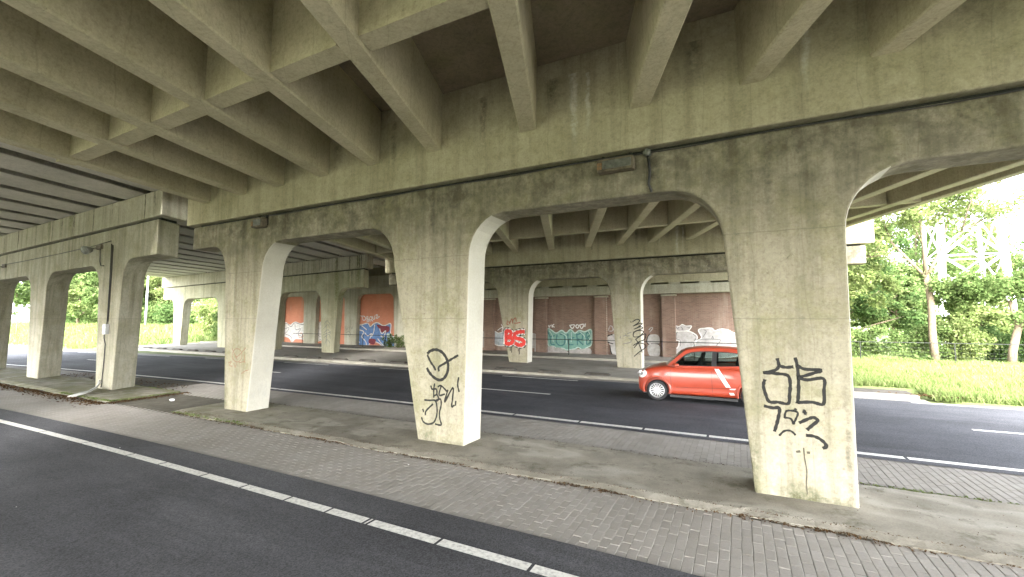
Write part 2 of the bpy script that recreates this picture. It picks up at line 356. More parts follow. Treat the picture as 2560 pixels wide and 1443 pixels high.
def skewsolid(mb, ranges, y0, y1, z0, z1, ny=8, ztop=None):
    # long prism following the skew, cut into ny pieces so that grade bends it
    x0, x1 = ranges; V = []; F = []
    for j in range(ny+1):
        y = y0+(y1-y0)*j/ny; s = SK*(y-7)
        V += [(x0+s,y,z0),(x1+s,y,z0),(x1+s,y,z1),(x0+s,y,z1)]
    for j in range(ny):
        a = j*4; b = a+4
        F += [(a,a+1,b+1,b),(a+1,a+2,b+2,b+1),(a+2,a+3,b+3,b+2),(a+3,a,b,b+3)]
    F += [(0,3,2,1),(ny*4,ny*4+1,ny*4+2,ny*4+3)]
    mb.add(V, F)

GRAF = {
 'C': [
  ('s', 'black', 0.042, [(0.443,1.857),(0.455,1.763),(0.408,1.701),(0.279,1.66)]),
  ('s', 'black', 0.042, [(0.462,1.764),(0.535,1.747),(0.615,1.758)]),
  ('s', 'black', 0.042, [(0.279,1.66),(0.399,1.658),(0.553,1.641),(0.578,1.525),(0.566,1.389),(0.547,1.27),(0.43,1.277),(0.326,1.277),(0.285,1.385),(0.265,1.487),(0.283,1.565)]),
  ('s', 'black', 0.042, [(0.648,1.874),(0.666,1.782),(0.674,1.615),(0.667,1.414),(0.652,1.288)]),
  ('s', 'black', 0.042, [(0.673,1.774),(0.75,1.736),(0.931,1.729),(0.832,1.682),(0.682,1.624)]),
  ('s', 'black', 0.042, [(0.674,1.615),(0.773,1.596),(0.947,1.623),(0.948,1.468),(0.934,1.296),(0.818,1.31),(0.662,1.294)]),
  ('s', 'black', 0.042, [(0.271,1.212),(0.368,1.196),(0.442,1.202),(0.426,1.074),(0.405,0.988),(0.377,0.892)]),
  ('s', 'black', 0.042, [(0.667,1.032),(0.767,1.092),(0.824,1.114),(0.864,1.078),(0.806,1.015),(0.748,0.951)]),
  ('s', 'black', 0.042, [(0.738,0.876),(0.828,0.871),(0.908,0.824),(0.947,0.764),(0.912,0.736)]),
  ('s', 'black', 0.026, [(0.496,1.081),(0.521,1.168),(0.601,1.178),(0.65,1.155),(0.626,1.078),(0.595,1.008)]),
  ('s', 'black', 0.026, [(0.496,1.081),(0.568,1.072),(0.595,1.008)]),
  ('s', 'black', 0.026, [(0.429,0.839),(0.49,0.905),(0.562,0.913),(0.611,0.869)]),
  ('s', 'black', 0.05, [(0.616,1.193),(0.627,1.189)]),
  ('s', 'black', 0.05, [(0.715,1.186),(0.726,1.182)]),
  ('s', 'black', 0.05, [(0.728,1.162),(0.739,1.159)]),
  ('s', 'crack', 0.014, [(0.697,0.707),(0.703,0.578),(0.721,0.418),(0.71,0.254),(0.716,0.126)]),
  ('s', 'crack', 0.03, [(0.617,0.651),(0.653,0.661)]),
  ('s', 'crack', 0.03, [(0.737,0.656),(0.758,0.658)]),
 ],
 'B': [
  ('s', 'black', 0.058, [(-5.474,1.719),(-5.404,1.77),(-5.283,1.799),(-5.144,1.763),(-5.044,1.671),(-4.985,1.547),(-4.992,1.389),(-5.078,1.258),(-5.196,1.219),(-5.336,1.275),(-5.438,1.365),(-5.48,1.427)]),
  ('s', 'black', 0.045, [(-5.474,1.679),(-5.401,1.56),(-5.319,1.468),(-5.278,1.406)]),
  ('s', 'black', 0.045, [(-4.757,1.706),(-4.889,1.638),(-5.062,1.544),(-5.199,1.466),(-5.194,1.394)]),
  ('s', 'black', 0.034, [(-5.294,1.141),(-5.312,1.037),(-5.31,0.878)]),
  ('s', 'black', 0.034, [(-5.383,1.095),(-5.352,1.034),(-5.252,1.041),(-5.241,0.947),(-5.31,0.91)]),
  ('s', 'black', 0.034, [(-5.213,1.091),(-5.135,1.113),(-4.997,1.012)]),
  ('s', 'black', 0.034, [(-5.135,1.113),(-5.182,0.935),(-5.055,0.961)]),
  ('s', 'black', 0.034, [(-4.979,1.045),(-5.053,0.805),(-4.864,1.1),(-4.871,0.882),(-4.889,0.741),(-4.832,0.769)]),
  ('s', 'black', 0.034, [(-4.795,0.85),(-4.804,0.772)]),
  ('s', 'black', 0.034, [(-4.734,1.295),(-4.755,1.154),(-4.722,1.033)]),
  ('s', 'black', 0.034, [(-5.531,0.812),(-5.409,0.814),(-5.269,0.818),(-5.227,0.679),(-5.235,0.537),(-5.303,0.404),(-5.442,0.357),(-5.554,0.393),(-5.596,0.469)]),
  ('s', 'black', 0.034, [(-5.269,0.818),(-5.151,0.859),(-5.13,0.751),(-5.167,0.606),(-5.156,0.482),(-5.125,0.376),(-5.262,0.377)]),
  ('s', 'black', 0.034, [(-5.328,0.749),(-5.486,0.608),(-5.505,0.526)]),
  ('s', 'black', 0.034, [(-5.568,0.632),(-5.547,0.586)]),
  ('s', 'black', 0.034, [(-5.231,0.947),(-5.19,0.856),(-5.269,0.802)]),
 ],
 'A': [
  ('s', 'redline', 0.014, [(-11.645,1.618),(-11.563,1.594),(-11.499,1.545),(-11.465,1.48),(-11.466,1.409),(-11.502,1.345),(-11.567,1.298),(-11.65,1.278),(-11.737,1.287),(-11.812,1.324),(-11.862,1.383),(-11.879,1.454),(-11.859,1.524),(-11.806,1.58),(-11.728,1.613),(-11.641,1.618)]),
  ('s', 'redline', 0.014, [(-11.903,1.623),(-11.751,1.445),(-11.65,1.416),(-11.303,1.657)]),
  ('s', 'redline', 0.014, [(-12.044,1.233),(-11.906,1.273),(-11.983,1.17),(-11.842,1.16)]),
  ('s', 'redline', 0.014, [(-11.792,1.245),(-11.729,1.132),(-11.656,1.268)]),
  ('s', 'redline', 0.014, [(-11.572,1.255),(-11.386,1.296),(-11.304,1.283)]),
  ('s', 'redline', 0.014, [(-11.344,1.477),(-11.347,1.281)]),
  ('s', 'redline', 0.014, [(-11.751,1.445),(-11.661,1.35)]),
  ('s', 'redline', 0.014, [(-11.445,0.984),(-11.315,1.056),(-11.159,1.097)]),
 ],
 'BS': [
  ('s', 'black', 0.36, [(-11.23,1.72),(-11.229,1.076)]),
  ('s', 'black', 0.36, [(-11.23,1.729),(-11.008,1.732),(-10.927,1.605),(-11.035,1.437),(-11.197,1.41)]),
  ('s', 'black', 0.36, [(-11.143,1.387),(-10.874,1.345),(-10.831,1.181),(-11.008,1.058),(-11.224,1.062)]),
  ('s', 'black', 0.36, [(-10.144,1.711),(-10.369,1.708),(-10.633,1.633),(-10.724,1.49),(-10.607,1.36),(-10.317,1.31),(-10.161,1.196),(-10.213,1.055),(-10.449,1.002),(-10.66,1.09)]),
  ('s', 'white', 0.31, [(-11.23,1.72),(-11.229,1.076)]),
  ('s', 'white', 0.31, [(-11.23,1.729),(-11.008,1.732),(-10.927,1.605),(-11.035,1.437),(-11.197,1.41)]),
  ('s', 'white', 0.31, [(-11.143,1.387),(-10.874,1.345),(-10.831,1.181),(-11.008,1.058),(-11.224,1.062)]),
  ('s', 'white', 0.31, [(-10.144,1.711),(-10.369,1.708),(-10.633,1.633),(-10.724,1.49),(-10.607,1.36),(-10.317,1.31),(-10.161,1.196),(-10.213,1.055),(-10.449,1.002),(-10.66,1.09)]),
  ('s', 'red', 0.22, [(-11.23,1.72),(-11.229,1.076)]),
  ('s', 'red', 0.22, [(-11.23,1.729),(-11.008,1.732),(-10.927,1.605),(-11.035,1.437),(-11.197,1.41)]),
  ('s', 'red', 0.22, [(-11.143,1.387),(-10.874,1.345),(-10.831,1.181),(-11.008,1.058),(-11.224,1.062)]),
  ('s', 'red', 0.22, [(-10.144,1.711),(-10.369,1.708),(-10.633,1.633),(-10.724,1.49),(-10.607,1.36),(-10.317,1.31),(-10.161,1.196),(-10.213,1.055),(-10.449,1.002),(-10.66,1.09)]),
  ('s', 'black', 0.045, [(-10.981,0.917),(-10.97,0.681)]),
  ('s', 'black', 0.045, [(-10.89,0.919),(-10.89,0.598)]),
  ('s', 'black', 0.045, [(-10.502,0.883),(-10.492,0.673)]),
  ('s', 'black', 0.045, [(-10.423,0.886),(-10.429,0.521)]),
  ('s', 'redline', 0.06, [(-11.143,2.294),(-11.17,2.103),(-11.089,2.079)]),
  ('s', 'redline', 0.06, [(-10.981,2.199),(-10.874,2.39),(-10.82,2.152)]),
  ('s', 'redline', 0.06, [(-10.847,2.271),(-10.66,2.438),(-10.606,2.248)]),
  ('s', 'redline', 0.06, [(-10.713,2.153),(-10.5,2.177),(-10.368,2.211)]),
  ('s', 'redline', 0.06, [(-11.062,2.247),(-10.981,2.104)]),
 ],
 'M': [
  ('s', 'black', 0.045, [(-4.564,2.257),(-4.539,2.232)]),
  ('s', 'black', 0.045, [(-4.473,2.257),(-4.291,2.367),(-4.149,2.331),(-4.223,2.204),(-4.441,2.057)]),
  ('s', 'black', 0.045, [(-4.441,2.057),(-4.117,2.186),(-4.046,2.15),(-4.299,1.949)]),
  ('s', 'black', 0.045, [(-4.408,1.912),(-4.12,2.023),(-4.033,1.952),(-4.446,1.766)]),
  ('s', 'black', 0.045, [(-4.448,1.693),(-4.301,1.841),(-3.983,1.808),(-4.164,1.589),(-4.414,1.549),(-4.448,1.693)]),
  ('s', 'black', 0.045, [(-4.345,1.441),(-3.914,1.702),(-3.937,1.45),(-4.169,1.337),(-4.458,1.149)]),
  ('s', 'black', 0.045, [(-4.345,1.441),(-4.206,1.228),(-4.055,0.837)]),
  ('s', 'black', 0.045, [(-4.424,1.041),(-4.206,1.264),(-3.924,1.199),(-3.927,1.056),(-4.214,0.832),(-4.431,0.644)]),
  ('s', 'black', 0.045, [(-4.215,0.76),(-4.187,0.75)]),
  ('s', 'greyline', 0.03, [(-5.07,1.573),(-5.034,1.463)]),
  ('s', 'greyline', 0.03, [(-4.922,1.576),(-4.812,1.614)]),
  ('s', 'greyline', 0.03, [(-4.737,1.689),(-4.555,1.764)]),
  ('s', 'greyline', 0.03, [(-4.669,1.471),(-4.561,1.437),(-4.599,1.29),(-4.929,1.209)]),
  ('s', 'greyline', 0.03, [(-4.81,1.688),(-4.758,1.579),(-4.63,1.599)]),
 ],
 'P': [
  ('s', 'greyline', 0.03, [(-25.445,1.988),(-25.16,2.263),(-24.807,1.992)]),
  ('s', 'greyline', 0.03, [(-25.483,1.714),(-25.051,1.99),(-24.846,1.754)]),
  ('s', 'greyline', 0.03, [(-25.422,1.441),(-25.037,1.65),(-24.782,1.382)]),
  ('s', 'greyline', 0.03, [(-25.407,1.1),(-24.927,1.346),(-24.769,1.045)]),
  ('s', 'greyline', 0.03, [(-25.291,0.694),(-25.107,0.97),(-24.806,0.774)]),
  ('s', 'greyline', 0.03, [(-25.256,2.194),(-25.087,0.496)]),
  ('s', 'greyline', 0.03, [(-25.465,1.303),(-24.739,1.518)]),
 ],
 'W': [
  ('f', 'teal', 0, [(-11.466,1.568),(-11.212,1.746),(-10.961,1.632),(-10.651,1.463),(-10.279,1.641),(-9.976,1.473),(-9.672,1.705),(-9.375,1.482),(-9.077,1.655),(-8.726,1.575),(-8.319,1.72),(-8.267,1.332),(-8.303,0.777),(-8.564,0.603),(-8.856,0.428),(-9.148,0.586),(-9.445,0.465),(-9.925,0.393),(-10.228,0.497),(-10.535,0.431),(-10.843,0.594),(-11.156,0.585),(-11.28,0.93),(-11.404,1.335)]),
  ('s', 'paleteal', 0.09, [(-11.466,1.568),(-11.212,1.746),(-10.961,1.632),(-10.651,1.463),(-10.279,1.641),(-9.976,1.473),(-9.672,1.705),(-9.375,1.482),(-9.077,1.655),(-8.726,1.575),(-8.319,1.72),(-8.267,1.332),(-8.303,0.777),(-8.564,0.603),(-8.856,0.428),(-9.148,0.586),(-9.445,0.465),(-9.925,0.393),(-10.228,0.497),(-10.535,0.431),(-10.843,0.594),(-11.156,0.585),(-11.28,0.93),(-11.404,1.335),(-11.466,1.568)]),
  ('s', 'darkteal', 0.08, [(-11.276,1.57),(-11.089,1.224),(-11.029,0.762),(-10.78,0.711)]),
  ('s', 'darkteal', 0.08, [(-11.089,1.224),(-10.776,1.288)]),
  ('s', 'darkteal', 0.08, [(-10.59,1.349),(-10.655,0.887),(-10.41,0.663),(-10.104,0.786),(-10.099,1.3),(-10.404,1.409)]),
  ('s', 'darkteal', 0.08, [(-9.855,1.418),(-9.801,0.794),(-9.502,0.745)]),
  ('s', 'darkteal', 0.08, [(-9.798,1.078),(-9.438,1.198)]),
  ('s', 'darkteal', 0.08, [(-9.257,1.427),(-9.205,0.753)]),
  ('s', 'darkteal', 0.08, [(-9.198,1.372),(-8.903,1.489),(-8.907,1.097),(-9.201,1.09),(-8.853,0.762)]),
  ('s', 'darkteal', 0.08, [(-8.611,1.493),(-8.619,0.824),(-8.358,0.942),(-8.557,1.215),(-8.352,1.386),(-8.611,1.493)]),
  ('s', 'paleteal', 0.05, [(-11.149,1.63),(-10.932,1.285),(-10.872,0.882)]),
  ('s', 'paleteal', 0.05, [(-10.342,1.467),(-9.948,1.245),(-9.983,0.732)]),
  ('s', 'paleteal', 0.05, [(-9.614,1.535),(-9.62,0.912)]),
  ('s', 'paleteal', 0.05, [(-9.049,1.571),(-8.73,1.268),(-8.707,0.766)]),
  ('s', 'paleteal', 0.05, [(-8.494,1.606),(-8.325,1.275),(-8.501,0.994)]),
  ('s', 'white', 0.07, [(-9.729,1.989),(-9.551,1.763),(-9.4,2.002),(-9.669,1.978)]),
  ('s', 'white', 0.07, [(-9.311,1.907),(-9.221,2.02),(-9.104,1.937),(-9.194,1.795),(-9.311,1.907)]),
  ('s', 'white', 0.07, [(-9.061,2.021),(-8.929,1.769),(-8.768,2.04),(-9.044,2.005)]),
  ('s', 'white', 0.07, [(-8.674,2.08),(-8.711,1.895)]),
  ('s', 'white', 0.07, [(-11.337,2.007),(-11.433,1.919),(-11.306,1.862),(-11.401,1.791)]),
  ('s', 'white', 0.07, [(-11.179,1.979),(-11.148,1.834),(-11.053,1.98)]),
  ('s', 'white', 0.07, [(-10.958,2.01),(-10.928,1.836)]),
  ('s', 'white', 0.07, [(-10.802,2.04),(-10.909,1.923),(-10.772,1.849)]),
  ('f', 'paleblue', 0, [(-15.562,1.452),(-15.24,1.518),(-14.955,1.399),(-14.534,1.497),(-13.979,1.444),(-13.774,0.812),(-14.532,0.549),(-14.953,0.538),(-15.308,0.651),(-15.525,1.018)]),
  ('s', 'white', 0.05, [(-15.562,1.452),(-15.24,1.518),(-14.955,1.399),(-14.534,1.497),(-13.979,1.444),(-13.774,0.812),(-14.532,0.549),(-14.953,0.538),(-15.308,0.651),(-15.525,1.018)]),
  ('f', 'paleblue', 0, [(-12.898,1.429),(-12.501,1.376),(-12.11,1.205),(-11.596,1.156),(-11.502,0.866),(-11.345,0.58),(-11.855,0.565),(-12.899,0.654)]),
  ('f', 'greypaint', 0, [(-12.145,0.586),(-11.599,0.631),(-11.57,0.02),(-12.167,-0.002)]),
  ('f', 'greypaint', 0, [(-11.409,0.52),(-10.75,0.568),(-10.785,0.049),(-11.38,0.056)]),
  ('s', 'white', 0.05, [(-14.745,2.017),(-14.604,1.772),(-14.674,1.587),(-14.533,1.466)]),
  ('s', 'white', 0.05, [(-16.179,1.318),(-16.142,1.131),(-16.033,1.289),(-15.959,1.134),(-15.888,1.354)]),
  ('s', 'white', 0.05, [(-16.178,1.005),(-15.669,1.046)]),
  ('s', 'white', 0.05, [(-16.14,0.818),(-15.74,0.858)]),
  ('s', 'white', 0.05, [(-15.026,1.583),(-14.744,1.771),(-14.569,1.742)]),
  ('f', 'greypaint', 0, [(-16.437,1.377),(-15.67,1.451),(-15.559,0.521),(-16.395,0.435)]),
  ('f', 'greypaint', 0, [(-12.633,1.285),(-12.239,1.439),(-11.852,1.21),(-11.468,1.217),(-11.504,0.575),(-12.57,0.485)]),
  ('f', 'greypaint', 0, [(-10.72,0.511),(-10.106,0.444),(-9.807,0.114),(-10.661,0.054)]),
  ('f', 'greypaint', 0, [(-9.744,0.399),(-8.973,0.48),(-8.392,0.553),(-8.396,0.166),(-9.687,0.118)]),
  ('s', 'white', 0.05, [(-7.971,1.785),(-7.773,1.869),(-7.664,1.734),(-7.946,1.566)]),
  ('s', 'white', 0.05, [(-7.947,1.512),(-7.664,1.679),(-7.723,1.461),(-7.893,1.349)]),
  ('s', 'white', 0.05, [(-7.893,1.294),(-7.724,1.406),(-7.642,1.244),(-7.838,1.241)]),
  ('s', 'white', 0.05, [(-7.673,1.081),(-7.899,0.858)]),
  ('s', 'white', 0.05, [(-7.673,1.081),(-7.621,0.811),(-7.452,0.978)]),
  ('f', 'greywhite', 0, [(-3.326,1.622),(-3.177,1.669),(-2.634,1.698),(-2.349,1.592),(-2.15,1.42),(-2.176,1.202),(-2.281,1.068),(-2.368,0.848),(-2.463,0.321),(-3.506,0.282),(-3.475,0.683),(-3.199,0.736),(-3.105,1.137),(-3.293,1.199)]),
  ('s', 'white', 0.07, [(-3.326,1.622),(-3.177,1.669),(-2.634,1.698),(-2.349,1.592),(-2.15,1.42),(-2.176,1.202),(-2.281,1.068),(-2.368,0.848),(-2.463,0.321),(-3.506,0.282),(-3.475,0.683),(-3.199,0.736),(-3.105,1.137),(-3.293,1.199),(-3.326,1.622)]),
  ('f', 'greywhite', 0, [(-2.059,1.77),(-1.735,1.861),(-1.377,1.865),(-1.224,1.737),(-0.909,1.826),(-0.602,1.787),(-0.377,1.663),(-0.156,1.456),(-0.114,0.41),(-2.423,0.323),(-2.24,1.069),(-1.992,1.249),(-1.908,1.381)]),
  ('s', 'white', 0.07, [(-2.059,1.77),(-1.735,1.861),(-1.377,1.865),(-1.224,1.737),(-0.909,1.826),(-0.602,1.787),(-0.377,1.663),(-0.156,1.456),(-0.114,0.41),(-2.423,0.323),(-2.24,1.069),(-1.992,1.249),(-1.908,1.381),(-2.059,1.77)]),
  ('f', 'greywhite', 0, [(-3.338,1.979),(-3.085,1.959),(-2.915,2.071),(-2.709,1.984),(-2.42,1.986),(-2.549,1.765),(-2.633,1.711),(-3.176,1.704)]),
  ('s', 'white', 0.05, [(-3.338,1.979),(-3.085,1.959),(-2.915,2.071),(-2.709,1.984),(-2.42,1.986),(-2.549,1.765),(-2.633,1.711),(-3.176,1.704),(-3.338,1.979)]),
  ('s', 'greyline', 0.035, [(-3.178,1.624),(-3.243,1.534),(-3.25,1.245),(-3.063,1.16),(-3.05,0.828)]),
  ('s', 'greyline', 0.035, [(-2.35,1.526),(-2.191,1.376),(-2.3,1.112)]),
  ('s', 'greyline', 0.035, [(-1.869,1.338),(-1.66,1.688),(-1.777,1.774)]),
  ('s', 'greyline', 0.035, [(-1.394,1.262),(-1.35,1.434),(-1.296,1.264)]),
  ('s', 'greyline', 0.035, [(-2.276,1.243),(-1.237,1.265),(-0.966,1.207),(-1.169,0.924)]),
  ('s', 'greyline', 0.035, [(-2.961,1.915),(-2.88,1.805),(-2.963,1.804)]),
  ('s', 'greyline', 0.035, [(-3.233,1.935),(-3.173,1.824),(-3.086,1.928)]),
  ('s', 'greyline', 0.035, [(-2.627,1.94),(-2.547,1.853),(-2.504,1.941)]),
  ('s', 'paintpink', 0.05, [(-0.235,1.328),(-0.43,1.156),(-0.475,0.944)]),
  ('f', 'greywhite', 0, [(-4.831,1.372),(-4.474,1.492),(-4.213,1.383),(-4.177,1.022),(-4.355,0.882),(-4.841,0.915)]),
  ('s', 'black', 0.05, [(-4.74,1.488),(-4.869,1.28),(-4.875,0.959),(-4.534,0.718),(-4.762,0.416)]),
  ('s', 'black', 0.05, [(-4.663,0.919),(-4.223,0.931)]),
  ('f', 'greywhite', 0, [(-4.842,0.846),(-4.224,0.863),(-4.216,0.255),(-4.766,0.234)]),
  ('f', 'greywhite', 0, [(-7.227,1.329),(-6.961,1.429),(-6.53,1.483),(-6.503,0.308),(-7.026,0.29),(-7.115,0.761),(-7.256,1.042)]),
  ('s', 'black', 0.06, [(-6.961,1.429),(-7.276,1.304),(-7.281,0.994),(-6.922,0.861)]),
  ('s', 'black', 0.06, [(-7.115,0.761),(-7.072,0.43),(-7.003,0.243)]),
  ('s', 'greywhite', 0.05, [(-7.439,1.804),(-7.295,1.71),(-7.369,1.613)]),
  ('s', 'greywhite', 0.05, [(-7.198,1.663),(-7.097,1.951),(-6.953,1.904),(-6.933,1.667),(-7.15,1.64)]),
  ('s', 'greywhite', 0.05, [(-6.907,1.809),(-6.814,1.621)]),
  ('s', 'greywhite', 0.05, [(-4.779,1.739),(-4.643,1.878),(-4.555,1.833),(-4.737,1.602)]),
  ('f', 'mauve', 0, [(-4.016,1.375),(-3.548,1.317),(-3.526,0.479),(-4.015,0.462)]),
  ('s', 'white', 0.05, [(-3.99,1.576),(-3.951,1.398),(-3.905,1.533),(-3.865,1.422)]),
  ('s', 'white', 0.05, [(-3.797,1.579),(-3.801,1.423)]),
  ('s', 'white', 0.05, [(-3.712,1.558),(-3.737,1.424),(-3.651,1.448)]),
  ('s', 'white', 0.05, [(-3.628,1.537),(-3.546,1.405)]),
 ],
 'O': [
  ('f', 'white', 0, [(-39.387,1.825),(-38.803,1.924),(-38.226,2.021),(-37.639,1.789),(-36.945,2.073),(-36.102,1.938),(-35.292,2.17),(-34.614,2.036),(-33.301,2.086),(-32.526,1.956),(-32.468,0.546),(-33.235,0.529),(-34.262,0.148),(-34.643,-0.222),(-35.481,0.435),(-36.727,0.546),(-37.274,0.256),(-37.72,0.619),(-38.595,0.79),(-39.339,0.968)]),
  ('s', 'white', 0.1, [(-39.387,1.825),(-38.803,1.924),(-38.226,2.021),(-37.639,1.789),(-36.945,2.073),(-36.102,1.938),(-35.292,2.17),(-34.614,2.036),(-33.301,2.086),(-32.526,1.956),(-32.468,0.546),(-33.235,0.529),(-34.262,0.148),(-34.643,-0.222),(-35.481,0.435),(-36.727,0.546),(-37.274,0.256),(-37.72,0.619),(-38.595,0.79),(-39.339,0.968),(-39.387,1.825)]),
  ('s', 'greyline', 0.05, [(-38.798,1.829),(-38.076,1.928),(-37.489,1.65),(-36.942,2.027),(-35.96,1.847),(-35.153,2.08),(-34.612,1.991),(-33.559,2.041)]),
  ('s', 'greyline', 0.05, [(-38.34,1.454),(-37.769,1.554),(-38.036,1.176),(-38.315,0.984),(-37.44,0.718),(-37.274,0.256)]),
  ('s', 'greyline', 0.05, [(-36.933,1.841),(-36.769,1.378),(-36.079,1.478),(-36.472,1.012),(-35.906,0.746)]),
  ('s', 'greyline', 0.05, [(-35.277,1.851),(-35.518,1.209),(-34.948,0.583),(-34.714,-0.134)]),
  ('s', 'greyline', 0.05, [(-35.142,1.852),(-34.585,1.403),(-34.685,0.678)]),
  ('s', 'greyline', 0.05, [(-34.327,1.586),(-34.435,1.044),(-34.043,1.14)]),
  ('s', 'greyline', 0.05, [(-33.67,1.592),(-33.908,1.052),(-33.44,0.792)]),
  ('s', 'greyline', 0.05, [(-34.262,0.148),(-33.88,0.426),(-33.364,0.526)]),
  ('s', 'orangepaint', 0.05, [(-36.333,1.014),(-35.922,1.067),(-35.769,0.749),(-36.177,0.649),(-36.395,0.875)]),
  ('f', 'bluepaint', 0, [(-29.216,1.719),(-28.408,1.894),(-27.726,2.023),(-27.435,1.733),(-27.051,1.985),(-26.61,2.069),(-25.948,1.827),(-25.2,1.994),(-25.18,1.187),(-24.642,0.715),(-24.625,-0.002),(-25.79,-0.079),(-26.343,0.352),(-27.231,0.494),(-27.888,-0.103),(-28.692,-0.044),(-29.115,0.45)]),
  ('s', 'white', 0.09, [(-29.216,1.719),(-28.408,1.894),(-27.726,2.023),(-27.435,1.733),(-27.051,1.985),(-26.61,2.069),(-25.948,1.827),(-25.2,1.994),(-25.18,1.187),(-24.642,0.715),(-24.625,-0.002),(-25.79,-0.079),(-26.343,0.352),(-27.231,0.494),(-27.888,-0.103),(-28.692,-0.044),(-29.115,0.45),(-29.216,1.719)]),
  ('f', 'maroon', 0, [(-26.716,1.904),(-26.056,1.826),(-25.354,1.751),(-25.397,1.345),(-26.041,1.255),(-26.374,1.496)]),
  ('f', 'maroon', 0, [(-27.462,0.737),(-26.791,0.669),(-27.001,0.253),(-27.564,0.403)]),
  ('f', 'paleteal', 0, [(-25.607,1.18),(-25.073,1.108),(-24.691,0.554),(-25.379,0.619)]),
  ('s', 'white', 0.09, [(-28.741,1.469),(-28.16,1.308),(-28.376,0.886),(-27.906,0.478),(-27.777,-0.017)]),
  ('s', 'white', 0.09, [(-28.043,1.226),(-27.695,0.982),(-27.25,1.155),(-27.462,0.737)]),
  ('s', 'white', 0.09, [(-26.937,1.903),(-27.032,1.323),(-27.243,0.907)]),
  ('s', 'white', 0.09, [(-26.377,1.578),(-26.147,1.172),(-25.721,1.422),(-25.924,0.931),(-26.252,1.007)]),
  ('s', 'white', 0.09, [(-28.949,0.706),(-28.59,0.378)]),
  ('s', 'white', 0.09, [(-26.573,0.755),(-26.125,0.358),(-25.683,-0.035)]),
  ('s', 'white', 0.09, [(-28.405,1.809),(-27.823,1.48)]),
  ('s', 'white', 0.085, [(-28.373,2.61),(-28.247,2.273),(-27.964,2.357),(-28.085,2.567),(-28.373,2.61)]),
  ('s', 'white', 0.085, [(-27.686,2.566),(-27.856,2.567),(-27.792,2.315),(-27.622,2.332)]),
  ('s', 'white', 0.085, [(-27.83,2.441),(-27.671,2.458)]),
  ('s', 'white', 0.085, [(-27.515,2.524),(-27.566,2.332),(-27.284,2.333),(-27.291,2.549),(-27.493,2.549)]),
  ('s', 'white', 0.085, [(-27.18,2.607),(-27.117,2.358),(-26.951,2.399),(-26.958,2.648)]),
  ('s', 'white', 0.085, [(-26.849,2.689),(-26.628,2.713),(-26.786,2.44),(-26.566,2.465)]),
  ('s', 'white', 0.085, [(-26.623,2.523),(-26.404,2.564)]),
  ('s', 'white', 0.085, [(-27.846,2.232),(-27.673,2.149),(-27.564,2.274)]),
  ('s', 'white', 0.085, [(-27.451,2.249),(-27.448,2.149)]),
  ('s', 'white', 0.085, [(-27.283,2.274),(-27.146,2.192),(-27.283,2.274)]),
  ('s', 'white', 0.085, [(-28.605,2.653),(-28.373,2.61)]),
 ],
 'OF': [
  ('s', 'greyline', 0.03, [(-29.904,1.719),(-29.717,1.467),(-29.608,1.722)]),
  ('s', 'greyline', 0.03, [(-29.49,1.723),(-29.423,1.47)]),
  ('s', 'greyline', 0.03, [(-29.255,1.725),(-29.131,1.516),(-29.023,1.769)]),
  ('s', 'greyline', 0.03, [(-29.767,1.213),(-29.477,1.343),(-29.232,1.052)]),
  ('s', 'greyline', 0.03, [(-29.587,1.131),(-29.343,0.882)]),
 ],
}


